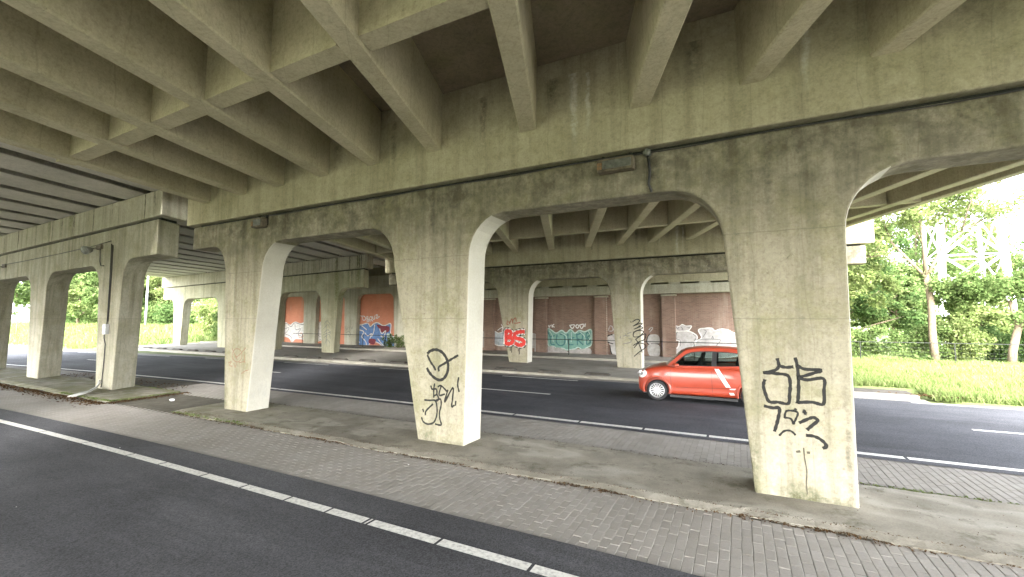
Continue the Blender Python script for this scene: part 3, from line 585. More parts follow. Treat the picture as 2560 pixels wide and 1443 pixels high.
def catmull(P, n=5):
    if len(P) < 3: return P
    out = []
    closed = (abs(P[0][0]-P[-1][0])+abs(P[0][1]-P[-1][1])) < 1e-6
    for i in range(len(P)-1):
        p1, p2 = P[i], P[i+1]
        p0 = P[i-1] if i else (P[-2] if closed else p1); p3 = P[i+2] if i+2 < len(P) else (P[1] if closed else p2)
        for k in range(n):
            t = k/n; t2 = t*t; t3 = t2*t
            out.append(tuple(.5*((2*p1[c])+(-p0[c]+p2[c])*t+(2*p0[c]-5*p1[c]+4*p2[c]-p3[c])*t2+(-p0[c]+3*p1[c]-3*p2[c]+p3[c])*t3) for c in (0,1)))
    out.append(P[-1]); return out
def paint(items, y, parent, name='graffiti', wob=.12, split=False):
    """spray paint lying on a wall facing -y: one thin child mesh for each colour"""
    by = {}
    rnd = random.Random(len(items))
    for i, (kind, col, wd, pts) in enumerate(items):
        yy = y - .0015 - .0006*i
        mb = by.setdefault((col, i if split else -1), MB()) if kind == 's' else None
        if kind == 'f':
            pp = catmull(list(pts)+[pts[0]], 4)[:-1]; mb = by.setdefault((col, i), MB())
            mb.add([(a, yy, b) for a, b in pp], [tuple(range(len(pp)))])
            continue
        pp = catmull(list(pts), 5)
        def ext(a, b): L_ = math.hypot(a[0]-b[0], a[1]-b[1]) or 1; return (a[0]+(a[0]-b[0])/L_*wd*.5, a[1]+(a[1]-b[1])/L_*wd*.5)
        pp = [ext(pp[0], pp[1])]+pp+[ext(pp[-1], pp[-2])]; n = len(pp); V = []; SF = []
        for k, p in enumerate(pp):
            a = pp[max(k-1,0)]; b = pp[min(k+1,n-1)]; dx, dz = b[0]-a[0], b[1]-a[1]; L = math.hypot(dx, dz) or 1
            h = wd/2*(1+wob*math.sin(k*1.7+i)+rnd.uniform(-.08,.08)); dy = -.0003*k/n
            for e, sf in ((-1.3,0.),(-.72,1.),(.72,1.),(1.3,0.)): V.append((p[0]-dz/L*h*e, yy+dy, p[1]+dx/L*h*e)); SF.append(0. if k in (0, n-1) else sf)
        mb.soft = getattr(mb, 'soft', [])+SF
        mb.add(V, [(4*k+e, 4*k+e+1, 4*k+e+5, 4*k+e+4) for k in range(n-1) for e in range(3)])
    for (col, _), mb in by.items():
        for f_i, f in enumerate(mb.f):       # face the camera side (-y)
            a, b, c = [Vector(mb.v[q]) for q in f[:3]]
            if (b-a).cross(c-a).y > 0: mb.f[f_i] = tuple(reversed(f))
        o = mb.build(name, M['p_'+col], parent, recalc=False)
        at = o.data.attributes.new('soft', 'FLOAT', 'POINT'); at.data.foreach_set('value', getattr(mb, 'soft', None) or [1.]*len(mb.v))
        o['label'] = col.replace('line', '').replace('paint', '') + ' spray paint'

# ================================================================== SETTING
def sheet(name, P, z, mat, kind='structure', parent=None, sub=None):
    mb = MB(); mb.add([(x, y, z) for x, y in P], [tuple(range(len(P)))]); o = mb.build(name, mat, parent, recalc=False); tag(o, kind=kind); return o
def curve_y(x, y):                             # both carriageways bend gently on the left
    if x > -6: return y + (.012*(x-2) if x > 2 else 0)
    d = -(x+6); return y - (.0018*d*d if d < 45 else .0018*2025+.162*(d-45))
def strip(name, x0, x1, ya, yb, z, mat, n=None, th=0, parent=None, kind='structure', label=None):
    n = n or max(2, int((x1-x0)/3)); mb = MB(); V = []; F = []
    for i in range(n+1):
        x = x0+(x1-x0)*i/n; V += [(x, curve_y(x, ya), z), (x, curve_y(x, yb), z)]
    F = [(2*i, 2*i+2, 2*i+3, 2*i+1) for i in range(n)]
    mb.add(V, F)
    if th:
        m0 = len(mb.v); mb.v += [(x, y, z-th) for x, y, z in V]
        for i in range(n):
            mb.f += [(2*i, m0+2*i, m0+2*i+2, 2*i+2), (2*i+1, 2*i+3, m0+2*i+3, m0+2*i+1)]; mb.mi += [0, 0]
        mb.f += [(0, 1, m0+1, m0), (2*n, m0+2*n, m0+2*n+1, 2*n+1)]; mb.mi += [0, 0]
    o = mb.build(name, mat, parent, recalc=True)
    if kind and not parent: tag(o, kind=kind)
    return o
mb = MB(); G = 700; mb.add([(-G,-G,-.06),(G,-G,-.06),(G,G,-.06),(-G,G,-.06)], [(0,1,2,3)])
tag(mb.build('ground', M['earth'], recalc=False), kind='structure')
road_near = strip('road_near', -160, 90, -3.2, 4.60, .008, M['asphalt'])
road_far = strip('road_far', -160, 90, 9.70, 16.75, .008, M['asphalt_far'])
strip('median_bed', -160, 90, 4.5, 9.75, -.022, M['soil'])
strip('pavement_near', -160, 90, -12, -3.2, .02, M['paver_far'])

# painted lines: each run between two breaks is a piece of its road
def line_piece(road, x0, x1, yc, wd, name='line_segment'):
    n = max(1, int((x1-x0)/1.5)); mb = MB(); V = []
    for i in range(n+1):
        x = x0+(x1-x0)*i/n; V += [(x, curve_y(x, yc-wd/2), .012), (x, curve_y(x, yc+wd/2), .012)]
    mb.add(V, [(2*i, 2*i+2, 2*i+3, 2*i+1) for i in range(n)])
    mb.build(name, M['mark'], road, recalc=False)
brk = [-60, -30, -22, -18.2, -15.4, -13.2, -11.3, -9.6, -8.55, -7.35, -6.35, -5.4, -4.62, -3.98, -3.92, -2.93, -1.84, -.75, .35, 1.45, 2.55, 12]
for a, b in zip(brk[:-1], brk[1:]):
    line_piece(road_near, a, b-.035, 4.0, .135)
line_piece(road_near, -120, -60.1, 4.0, .135)
fb = [-120, -60, -30, -14, -8.2, -5.05, -3.35, -1.9, -.62, .62, 2.5, 4.05, 5.6, 7.2, 30]
for a, b in zip(fb[:-1], fb[1:]): line_piece(road_far, a, b-.05, 9.98, .16)
for i in range(-6, 8): e = -5.4+12.8*i; line_piece(road_far, e-3.0, e, 13.13, .12, 'centre_dash')
for i in range(0, 16): e = -5.6-6.7*i; line_piece(road_far, e-3.3, e, 16.42, .11, 'edge_dash')
line_piece(road_far, 4.3, 80, 16.58, .12)

# brick paving between the near carriageway and the island, single bricks
def brick_mesh(name):
    m_ = MB(); a, b, h = .0508, .1028, .0
    m_.add([(-a,-b,-.03),(a,-b,-.03),(a,b,-.03),(-a,b,-.03),(-a,-b,-.004),(a,-b,-.004),(a,b,-.004),(-a,b,-.004),(-a+.005,-b+.005,0),(a-.005,-b+.005,0),(a-.005,b-.005,0),(-a+.005,b-.005,0)],
        [(0,1,5,4),(1,2,6,5),(2,3,7,6),(3,0,4,7),(4,5,9,8),(5,6,10,9),(6,7,11,10),(7,4,8,11),(8,9,10,11)])
    return m_
paving = strip('brick_paving', -160, 90, 4.5, 9.75, -.009, M['soil'])
bm_ = brick_mesh('brick'); bme = bpy.data.meshes.new('brick'); bme.from_pydata(bm_.v, [], bm_.f); bme.materials.append(M['paver']); bme.update()
cf = Vector((-math.sin(PSI), math.cos(PSI), 0)); cr_ = Vector((math.cos(PSI), math.sin(PSI), 0))
def pix(x, y, z):
    d = Vector((x, y, z-2.4)); zc = d.dot(cf)*math.cos(PITCH)+d.z*math.sin(PITCH)
    if zc < .2: return None
    return (1280+1100*d.dot(cr_)/zc, 721.5-1100*(-d.dot(cf)*math.sin(PITCH)+d.z*math.cos(PITCH))/zc, zc)
spots = []
rb = random.Random(3)
for i in range(-210, 90):
    x = i*.1045
    for j in range(10):
        y = 4.51 + j*.2085 + (.104 if i % 2 else 0)
        if y+.1 > 6.36: continue
        spots.append((x, y))
for i in range(-170, 110):
    x = i*.1045
    for j in range(9):
        y = 8.10 + j*.2085 + (.104 if i % 2 else 0)
        if y-.1 > 9.72: continue
        spots.append((x, y))
vis = []
for k, (x, y) in enumerate(spots):
    p = pix(x, curve_y(x, y), 0)
    if p and 0 < p[0] < 2560 and p[1] < 1443: vis.append((p[2], k))
vis.sort(); single = set(k for _, k in vis[:300])
rest = MB()
for k, (x, y) in enumerate(spots):
    yy = curve_y(x, y); dz = rb.uniform(-.0025,.0015)+.003*math.sin(x*1.3)*math.sin(y*2)-.002; rz = rb.uniform(-.010,.010)
    if k in single:
        o = bpy.data.objects.new('brick', bme); COL.objects.link(o); o.parent = paving
        o.location = (x, yy, dz); o.rotation_euler = (rb.uniform(-.012,.012), rb.uniform(-.012,.012), rz)
    else:
        c, s = math.cos(rz), math.sin(rz)
        rest.add([(x+a*c-b*s, yy+a*s+b*c, dz+h) for a, b, h in bm_.v], bm_.f)
tag(rest.build('bricks', M['paver'], paving, recalc=False), kind='stuff')
for nm, (xa, xb), (ya, yb) in (('paving_left', (-160,-21.98), (4.5,9.75)), ('paving_right', (9.35,90), (4.5,6.36))):
    strip(nm, xa, xb, ya, yb, -.004, M['paver_far'])
strip('paving_right_far', 11.5, 90, 8.1, 9.75, -.004, M['paver_far'])

# raised islands under the piers
def island(name, x0, x1, y0, y1, h=.085):
    rr = random.Random(5); mb = MB(); V = []; F = []; xs = list(np.arange(x0, min(x1, 14), .16))+[x for x in (20, 40, x1) if x > 14] if x1 > 14 else list(np.linspace(x0, x1, int((x1-x0)/.3)))
    for x in xs:
        e = .03*math.sin(x*2.3)+rr.uniform(-.025,.02); f = .03*math.sin(x*1.9+1)+rr.uniform(-.02,.02); c_ = .012*math.sin(x*1.1)+rr.uniform(-.006,.006)
        V += [(x, y0+e-.03, -.05), (x, y0+e, h*.25+rr.uniform(-.010,.008)), (x, y0+.16+e+rr.uniform(-.04,.05), h-.004), (x, (y0+y1)/2, h+c_*.4), (x, y1-.06+f, h-.004), (x, y1+f, -.05)]
    n = len(xs)-1
    for i in range(n):
        for k in range(5): a = i*6+k; F.append((a, a+6, a+7, a+1))
    F += [(0,1,2,3,4,5), tuple(n*6+k for k in (5,4,3,2,1,0))]
    mb.add(V, F); o = mb.build(name, M['plinth']); tag(o, kind='structure'); return o
island('traffic_island', -13.05, 90, 6.22, 8.12, .042)
island('traffic_island_left', -150, -16.2, 6.1, 7.95, .06)

# far pavement with kerb, gutter bricks and dark humps
strip('gutter_paving', -60, 4.8, 16.75, 17.35, -.003, M['paver_far'])
def flat_strip(name, x0, x1, ya, yb, z, mat, th=.2):
    mb = MB(); mb.box(x0, x1, ya, yb, z-th, z); o = mb.build(name, mat, bevel=.012); tag(o, kind='structure'); return o
flat_strip('kerb', -46, 4.7, 17.35, 17.55, .10, M['kerb'])
flat_strip('pavement', -46, 2.7, 17.55, 24.0, .095, M['pave']); flat_strip('pavement_end', 2.7, 4.7, 17.55, 18.6, .094, M['hump'])
flat_strip('pavement_step', -46, 2.68, 24.0, 24.18, .21, M['kerb'])
flat_strip('pavement_upper', -46, 2.66, 24.18, 29, .20, M['pave'])
hm = MB(); NP = 9
for i in range(2):
    pass
sec = [(-.14,0),(-.12,.05),(-.07,.085),(0,.095),(.07,.085),(.12,.05),(.14,0)]
for u, sc_ in ((-.52,.55),(-.46,1.),(.46,1.),(.52,.55)):
    hm.v += [(u, a*(.9+.1*sc_), b*sc_) for a, b in sec]
for j in range(3):
    for k in range(6): a = j*7+k; hm.f.append((a, a+1, a+8, a+7)); hm.mi.append(0)
hm.f += [tuple(range(7)), tuple(reversed(range(21, 28)))]; hm.mi += [0,0]
h0 = hm.build('kerb_hump', M['hump'], smooth=False)
for i in range(20):
    o = h0 if i == 0 else h0.copy()
    if i: COL.objects.link(o)
    o.location = (-5.25-2.13*i+(.04*math.sin(i*3)), 17.86, .094); o.rotation_euler = (0, 0, .02*math.sin(i*5))
    tag(o, 'dark rounded concrete hump in the row along the far pavement kerb', 'kerb hump', 'dark humps along the far kerb')

# verge and banks
def terrain(name, x0, x1, y0, y1, nx, ny, fz, mat):
    mb = MB(); V = [(x0+(x1-x0)*i/nx, y0+(y1-y0)*j/ny, 0) for j in range(ny+1) for i in range(nx+1)]
    V = [(x, y, fz(x, y)) for x, y, _ in V]
    F = [(j*(nx+1)+i, j*(nx+1)+i+1, (j+1)*(nx+1)+i+1, (j+1)*(nx+1)+i) for j in range(ny) for i in range(nx)]
    mb.add(V, F); o = mb.build(name, mat, smooth=True); tag(o, kind='structure'); return o
def sst(a, b, x):
    t = min(1, max(0, (x-a)/(b-a))); return t*t*(3-2*t)
def z_right(x, y):
    return -.02+.10*sst(16.9, 18.5, y)+.12*sst(20, 30, y)+.05*math.sin(x*1.1)*math.sin(y*.9)*sst(17.5,19,y)
def z_left(x, y):
    return -.05+1.5*sst(18, 32, y-curve_y(x,0)*.6)*sst(44, 56, -x)+.08*math.sin(x*.31)*math.sin(y*.5)*sst(20,24,y)
terrain('grass_verge', 2.5, 90, 17.0, 80, 140, 110, lambda x, y: z_right(x, y) + (.02 if y > 18.7 else -.4*sst(5.3,4.8,x)), M['grassbase'])
terrain('grass_bank', -230, -45.5, 8, 140, 90, 70, lambda x, y: z_left(x, y) if y > curve_y(x, 17.2)+1.0 else -.09, M['grassbase'])

# ================================================================== NEAR BRIDGE
near_cols = [(-12.15,-11.22,-12.37,-10.80), (-5.67,-4.62,-6.40,-4.53), (.13,1.26,-.17,1.27), (6.75,7.8,6.5,8.0)]
def bridge_pier(name, label, y0, dx, th, xl, xr, cols, zend, zarch, zgro, ztop, wallmat, capmat, zf, skew=0., over=.28, shear=None):
    t = thing(name, label, 'bridge pier', loc=((xl+xr)/2+dx, y0+th/2, 0)); L = t.location.copy()
    S = shear or (lambda x, z: z)
    out = pier_outline(xl, xr, zend, zgro-.03, cols, zarch)
    mb = MB(); prism(mb, [(x+dx, S(x, z)) for x, z in out], y0, th, skew*th)
    wl = mb.build('arched_wall', wallmat, t, fn=shifted(L), bevel=.035)
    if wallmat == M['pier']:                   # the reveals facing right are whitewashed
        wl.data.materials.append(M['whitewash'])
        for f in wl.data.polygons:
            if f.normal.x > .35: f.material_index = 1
    wl.data.update()
    mb = MB(); skewbox(mb, xl+.12+dx, xr-.12+dx, y0+.14, y0+th-.12, 0, 1)      # dark bearing strip in the joint
    mb.v = [(x, y, S(x-dx, zgro-.06) if z < .5 else S(x-dx, zgro+.08)) for x, y, z in mb.v]
    mb.build('bearing_strip', M['dsteel'], t, fn=shifted(L))
    n = 14; mb = MB(); V = []; F = []
    for i in range(n+1):
        x = xl-over+(xr-xl+2*over)*i/n; a, b = y0-.05, y0+th+.05
        V += [(x+dx, a, S(x, zgro)+.045), (x+dx+SK*(b-a), b, S(x, zgro)+.045), (x+dx+SK*(b-a), b, ztop+zf(x+dx, b)), (x+dx, a, ztop+zf(x+dx, a))]
    for i in range(n):
        a = 4*i; F += [(a,a+1,a+5,a+4),(a+1,a+2,a+6,a+5),(a+2,a+3,a+7,a+6),(a+3,a,a+4,a+7)]
    F += [(0,3,2,1),(4*n,4*n+1,4*n+2,4*n+3)]
    mb.add(V, F); mb.build('cap_beam', capmat, t, fn=shifted(L), bevel=.025)
    return t
SOF = 6.95                                     # slab soffit, before grade
pierN = bridge_pier('bridge_pier', 'near concrete pier with rounded arch openings and black graffiti tags', 7.0, 0, .62, -14.02, 9.75, near_cols, 4.40, 4.36, 5.06, SOF+.03, M['pier'], M['cap'], zn)
D2 = -5.35
pier2 = bridge_pier('bridge_pier', 'farther concrete pier with red bubble letters, across the road', 21.1, D2, .62, -14.3, 9.75, near_cols, 4.52, 4.46, 5.25, SOF+.03, M['pier'], M['cap'], zn)
pier0 = bridge_pier('bridge_pier', 'concrete pier behind the viewer beside the near carriageway', -7.2, 5.35, .62, -14.02, 9.75, near_cols, 4.40, 4.36, 4.86, SOF+.03, M['pier'], M['cap'], zn)
def loc_par(t, mb_items, y): pass
for key, par, y in (('A', pierN, 7.0), ('B', pierN, 7.0), ('C', pierN, 7.0), ('BS', pier2, 21.1), ('M', pier2, 21.1)):
    n0 = set(bpy.data.objects); paint(GRAF[key], y, par)
    for o in set(bpy.data.objects)-n0: o.matrix_parent_inverse = Matrix.Translation(-Vector(par.location))

deckN = thing('bridge_deck', 'ribbed concrete deck of the near bridge with deep girders', 'bridge deck')
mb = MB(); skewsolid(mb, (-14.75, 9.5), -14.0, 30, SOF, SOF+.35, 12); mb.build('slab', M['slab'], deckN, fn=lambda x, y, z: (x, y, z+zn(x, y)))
GX = [-13.32,-11.65,-10.14,-8.55,-6.99,-5.35,-3.28,-1.32,.25,1.75,3.4,5.0,6.6,8.2]
for y0, y1 in ((-13.9, -7.25), (-6.55, 6.95), (7.67, 21.05), (21.77, 26.7)):
    for gx in GX + [8.98]:
        hw = .165 if gx < 8.5 else .14; b = .022; mb = MB(); V = []; ny = 6
        for j in range(ny+1):
            y = y0+(y1-y0)*j/ny; s = SK*(y-7)+gx
            V += [(s+a, y, z) for a, z in ((-hw-.03,SOF+.02),(-hw,5.75+b),(-hw+b,5.75),(hw-b,5.75),(hw,5.75+b),(hw+.03,SOF+.02))]
        F = []
        for j in range(ny):
            for k in range(5): a = j*6+k; F.append((a, a+1, a+7, a+6))
        F += [tuple(range(5,-1,-1)), tuple(ny*6+k for k in range(6))]
        mb.add(V, F); mb.build('girder', M['girder'], deckN, fn=lambda x, y, z: (x, y, z+zn(x, y)))
for yc in (-1.2, 3.76, 12.9, 17.35, 24.6):
    for g0, g1 in zip(GX[:-1], GX[1:]+[]):
        s = SK*(yc-7); mb = MB(); mb.box(g0+.15+s, g1-.15+s, yc-.15, yc+.15, 5.79, SOF+.01)
        mb.build('crossbeam', M['girder'], deckN, fn=lambda x, y, z: (x, y, z+zn(x, y)))
    s = SK*(yc-7); mb = MB(); mb.box(GX[0]-.42+s, GX[0]-.15+s, yc-.15, yc+.15, 5.79, SOF-.3); mb.build('crossbeam_end', M['girder'], deckN, fn=lambda x, y, z: (x, y, z+zn(x, y)))
    mb = MB(); mb.box(GX[-1]+.15+s, 8.86+s, yc-.15, yc+.15, 5.79, SOF+.01); mb.build('crossbeam', M['girder'], deckN, fn=lambda x, y, z: (x, y, z+zn(x, y)))
for xe in (-14.75, 9.5):
    mb = MB(); skewsolid(mb, (xe-.12, xe+.12), -14.0, 30, SOF+.1, SOF+1.35, 12); mb.build('parapet', M['concrete'], deckN, fn=lambda x, y, z: (x, y, z+zn(x, y)))

# ================================================================== LEFT BRIDGE
left_cols = [(-38.2,-37.1,-38.4,-36.9), (-31.9,-30.75,-32.1,-30.45), (-25.7,-24.6,-25.95,-24.35), (-19.6,-18.43,-19.85,-18.17)]
def shl(x, z): return z + .0195*(x+16)*max(0, z-1)/4.5
pierL = bridge_pier('bridge_pier', 'left concrete pier with lamps and conduits beside the near road', 7.0, 0, .78, -41.2, -16.05, left_cols, 4.40, 4.34, 5.55, 6.42, M['pier_left'], M['cap_left'], zl, skew=-.45, over=.3, shear=shl)
left_cols2 = [(b0-.25,b1-.25,t0-.25,t1-.25) if i else (b0-.7,b1-.7,t0-.7,t1-.6) for i, (b0,b1,t0,t1) in enumerate(left_cols)]
pierL2 = bridge_pier('bridge_pier', 'pale sunlit concrete pier of the left bridge beyond the road', 21.1, -5.75, .78, -40.9, -16.05, left_cols2, 4.48, 4.44, 5.68, 6.42, M['mosscol'], M['cap_left'], zl, skew=-.45, over=.3, shear=shl)
pierL0 = bridge_pier('bridge_pier', 'left bridge concrete pier on the viewer side of the near road', -7.2, 5.3, .78, -41.2, -16.05, left_cols, 4.40, 4.34, 5.35, 6.42, M['pier_left'], M['cap_left'], zl, skew=-.45, over=.3, shear=shl)
n0 = set(bpy.data.objects); paint(GRAF['P'], 21.1, pierL2)
for o in set(bpy.data.objects)-n0: o.matrix_parent_inverse = Matrix.Translation(-Vector(pierL2.location))
deckL = thing('bridge_deck', 'flat deck of the left bridge made of wide precast beams with dark gaps', 'bridge deck')
mb = MB(); skewsolid(mb, (-41.4, -15.62), -14.0, 30, 7.18, 7.5, 12); mb.build('slab', M['slab'], deckL, fn=lambda x, y, z: (x, y, z+zl(x, y)))
for y0, y1 in ((-14.0, 7.35), (7.45, 21.4), (21.5, 28)):
    for i in range(15):
        xr_ = -15.62 if i == 0 else -16.95-1.77*(i-1)
        xl_ = -16.95-1.77*i+.46
        if i == 14: xl_ = -41.3
        mb = MB(); V = []; F = []; ny = 6
        for j in range(ny+1):
            y = y0+(y1-y0)*j/ny; s = SK*(y-7)
            V += [(xl_+.36+s,y,7.19),(xl_+.36+s,y,6.50),(xl_+s,y,6.462),(xl_+.02+s,y,6.44),(xr_-.02+s,y,6.44),(xr_+s,y,6.462),(xr_-.36+s,y,6.50),(xr_-.36+s,y,7.19)]
        for j in range(ny):
            for k in range(7): a = j*8+k; F.append((a, a+1, a+9, a+8))
        F += [tuple(range(7,-1,-1)), tuple(ny*8+k for k in range(8))]
        mb.add(V, F); mb.build('precast_beam', M['beam_left'], deckL, fn=lambda x, y, z: (x, y, z+zl(x, y)))
for xe in (-41.4, -15.62):
    mb = MB(); skewsolid(mb, (xe-.12, xe+.12), -14.0, 30, 7.0, 8.3, 12); mb.build('parapet', M['concrete'], deckL, fn=lambda x, y, z: (x, y, z+zl(x, y)))

# ================================================================== ABUTMENTS
ab = thing('brick_abutment', 'brown brick abutment wall with pilasters, concrete coping and graffiti pieces', 'abutment wall', loc=(-10, 27.4, 0)); AL = ab.location
P0 = -Vector(AL)
mb = MB(); mb.box(-22.6, 2.0, 27.0, 27.8, 0, 3.86); mb.build('brick_wall', M['brickwall'], ab).matrix_parent_inverse = Matrix.Translation(P0)
mb = MB(); mb.box(1.4, 2.0, 27.8, 40, 0, 3.86); mb.build('wing_wall', M['brickwall'], ab).matrix_parent_inverse = Matrix.Translation(P0)
for px_ in (-19.95, -15.97, -11.98, -7.98, -3.98, 1.2):
    mb = MB(); mb.box(px_, px_+.72, 26.7, 27.0, .1, 3.72); mb.build('pilaster', M['brickwall'], ab).matrix_parent_inverse = Matrix.Translation(P0)
    mb = MB(); mb.box(px_-.04, px_+.80, 26.66, 26.998, 3.72, 3.80); mb.build('pilaster_cap', M['coping'], ab).matrix_parent_inverse = Matrix.Translation(P0)
mb = MB(); mb.box(-22.7, 2.1, 26.62, 27.9, 3.86, 4.40); mb.build('coping', M['coping'], ab, bevel=.02).matrix_parent_inverse = Matrix.Translation(P0)
mb = MB(); mb.box(-22.6, 2.0, 27.45, 27.9, 4.40, 6.9); mb.build('back_wall', M['concrete'], ab).matrix_parent_inverse = Matrix.Translation(P0)
for i, bx in enumerate([-21.4+1.62*k for k in range(15)]):
    mb = MB(); mb.box(bx, bx+.62, 26.7, 27.4, 4.40, 4.50); mb.build('bearing_block', M['coping'], ab).matrix_parent_inverse = Matrix.Translation(P0)
mb = MB(); mb.box(-22.6, 2.0, 26.72, 27.4, 4.50, 6.85); mb.build('end_diaphragm', M['cap'], ab).matrix_parent_inverse = Matrix.Translation(P0)
n0 = set(bpy.data.objects); paint(GRAF['W'], 26.99, ab, split=True)
for o in set(bpy.data.objects)-n0: o.matrix_parent_inverse = Matrix.Translation(P0)
fr = thing('concrete_abutment', 'concrete arched frame with orange painted infill panels and graffiti', 'abutment wall', loc=(-31, 27.3, 0)); PF = -Vector(fr.location)
frc = [(-39.6,-38.4,-39.65,-38.35),(-35.2,-33.75,-35.3,-33.65),(-30.0,-28.7,-30.1,-28.6),(-24.45,-22.65,-24.6,-22.65)]
out = pier_outline(-40.6, -22.64, 4.45, 5.95, frc, 4.45, 3.9, .55, .3)
# the frame's right end is a plain pier
out = [p for p in out if p[0] < -22.64+.001]
mb = MB(); prism(mb, out, 27.0, .4); mb.build('arched_frame', M['coping'], fr, bevel=.02).matrix_parent_inverse = Matrix.Translation(PF)
for x0, x1 in ((-38.45,-35.15),(-33.8,-29.95),(-28.75,-24.4)):
    mb = MB(); mb.box(x0, x1, 27.39, 27.7, 0, 4.6); mb.build('orange_panel', M['orangewall'], fr).matrix_parent_inverse = Matrix.Translation(PF)
mb = MB(); mb.box(-40.62, -22.66, 26.93, 27.0, 4.93, 5.02); mb.build('ledge', M['coping'], fr).matrix_parent_inverse = Matrix.Translation(PF)
mb = MB(); mb.box(-40.5, -22.7, 27.41, 27.9, 4.6, 7.0); mb.build('back_wall', M['concrete'], fr).matrix_parent_inverse = Matrix.Translation(PF)
n0 = set(bpy.data.objects); paint(GRAF['O'], 27.39, fr, split=True); paint(GRAF['OF'], 27.0, fr)
for o in set(bpy.data.objects)-n0: o.matrix_parent_inverse = Matrix.Translation(PF)

# dark run-off stains under the joints of the left cap beams
def stains(par, y, dx, xs, zf_, seed):
    rr = random.Random(seed); it = []
    for x in xs:
        zt = 6.40+zl(x+dx, y)-.02; n_ = rr.choice([1,1,2])
        for q_ in range(n_):
            xx = x+dx+rr.uniform(-.12,.12); L = rr.uniform(.75,.85) if q_ == 0 else rr.uniform(.3,.7); it.append(('s','crack',rr.uniform(.02,.05),[(xx,zt),(xx+.02,zt-L*.5),(xx,zt-L)]))
    n0 = set(bpy.data.objects)
    for k_, e_ in enumerate(it): paint([e_], y-.05-.0007*k_, par, 'run_off_stain', .35)
    for o in set(bpy.data.objects)-n0: o.matrix_parent_inverse = Matrix.Translation(-Vector(par.location))
stains(pierL, 7.0, 0, [-16.82-1.77*i for i in range(12)], zl, 3)
stains(pierL2, 21.1, -5.55, [-16.4,-16.5,-16.6,-16.9,-17.6,-18.6,-18.7,-20.4,-22.1,-23.9,-25.7,-29.2,-32.8], zl, 4)
# ================================================================== FENCES
def rail_fence(name, label, posts, y, z0, h, r=.022, lean=None, rails=1):
    t = thing(name, label, 'fence', loc=(posts[0], y, z0))
    mb = MB()
    for k in range(rails): mb.tube([(x, y, z0+h*(1-.45*k)) for x in (posts[0]-1.2, *posts, posts[-1]+.8)], r*.9, 6)
    mb.build('rail', M['dsteel'], t, fn=shifted(t.location))
    for i, x in enumerate(posts):
        d = (lean or {}).get(i, 0); mb = MB(); mb.tube([(x+d, y, z0-.05), (x, y, z0+h+.01)], r*1.15, 6); mb.build('post', M['dsteel'], t, fn=shifted(t.location))
    return t
rail_fence('rail_fence', 'thin dark rail fence in front of the orange graffiti wall', [-33.5,-30.1,-26.4,-24.0], 25.6, .2, .92, lean={3:-.25})
rail_fence('rail_fence', 'thin dark rail fence in front of the brown brick wall', [-20,-16.2,-12.6,-9.3,-5.8,-2.2,1.2], 25.6, .2, .92)
f2 = rail_fence('wire_fence', 'dark wire fence with posts behind the grass verge on the right', [5.4+3.55*i for i in range(10)], 28.0, .12, 1.12, .02)
mb = MB()
for x in np.arange(4.2, 38, .16): mb.tube([(x, 28.0, .14), (x, 28.0, 1.2)], .004, 3, cap=False)
for z in np.arange(.2, 1.2, .2): mb.tube([(4.2, 28.0, z), (38, 28.0, z)], .004, 3, cap=False)
mb.build('wire_mesh', M['dsteel'], f2, fn=shifted(f2.location))

# ================================================================== LAMPS, CONDUITS, SMALL THINGS
def flood(label, x, z, wd=.5, ht=.28, round_=False, y=7.0):
    t = thing('wall_lamp', label, 'lamp', loc=(x, y-.02, z)); L = shifted(t.location)
    if round_:
        mb = MB(); mb.lathe((x, y-.30, z), (0.35,-1,-.35), [(.001,-.16),(.10,-.15),(.135,-.03),(.15,.05),(.14,.06)], 18); mb.build('housing', M['galv'], t, fn=L, smooth=True)
        mb = MB(); mb.lathe((x, y-.30, z), (0.35,-1,-.35), [(.001,.075),(.07,.07),(.132,.055)], 18); mb.build('glass', M['lens'], t, fn=L, smooth=True)
        mb = MB(); mb.bar((x, y-.25, z+.05), (x+.02, y+.02, z+.13), .05, .03); mb.bar((x+.05, y-.03, z+.13), (x+.42, y-.03, z+.13), .06, .16); mb.build('bracket', M['rust'], t, fn=L)
    else:
        mb = MB(); mb.box(x-wd/2, x+wd/2, y-.20, y-.03, z-ht/2, z+ht/2); mb.build('housing', M['rust'], t, fn=L, bevel=.02)
        mb = MB(); mb.box(x-wd/2+.10, x+wd/2-.03, y-.215, y-.2005, z-ht/2+.04, z+ht/2-.04); mb.build('glass', M['lens'], t, fn=L)
        mb = MB()
        for a, b in ((0,0),(1,0),(0,1),(1,1)): mb.box(x-wd/2+.012+.04*a, x-wd/2+.045+.04*a, y-.214, y-.2006, z-ht/2+.04+.06*b, z-ht/2+.085+.06*b)
        mb.build('warning_sticker', M['sticker'], t, fn=L)
        mb = MB()
        for sx in (-1, 1): mb.box(x+sx*wd*.38-.02, x+sx*wd*.38+.02, y-.05, y+.01, z-ht*.2, z+ht/2+.09)
        mb.build('bracket', M['dsteel'], t, fn=L)
flood('rusty rectangular floodlight under the joint over the middle arch', -1.68, 4.85, .58, .21)
flood('small pale floodlight under the joint above the slim left column', -10.78, 4.83, .42, .24)
flood('round white spotlight on the left pier beside the vertical conduits', -20.1, 4.78, round_=True)
flood('round white spotlight at the picture edge on the left pier', -29.3, 4.62, round_=True)
def wire(name, label, cat, paths, rad, mat):
    mb = MB()
    for p in paths: mb.tube(p, rad, 6)
    o = mb.build(name, mat, smooth=True); tag(o, label, cat); return o
yw = 6.975
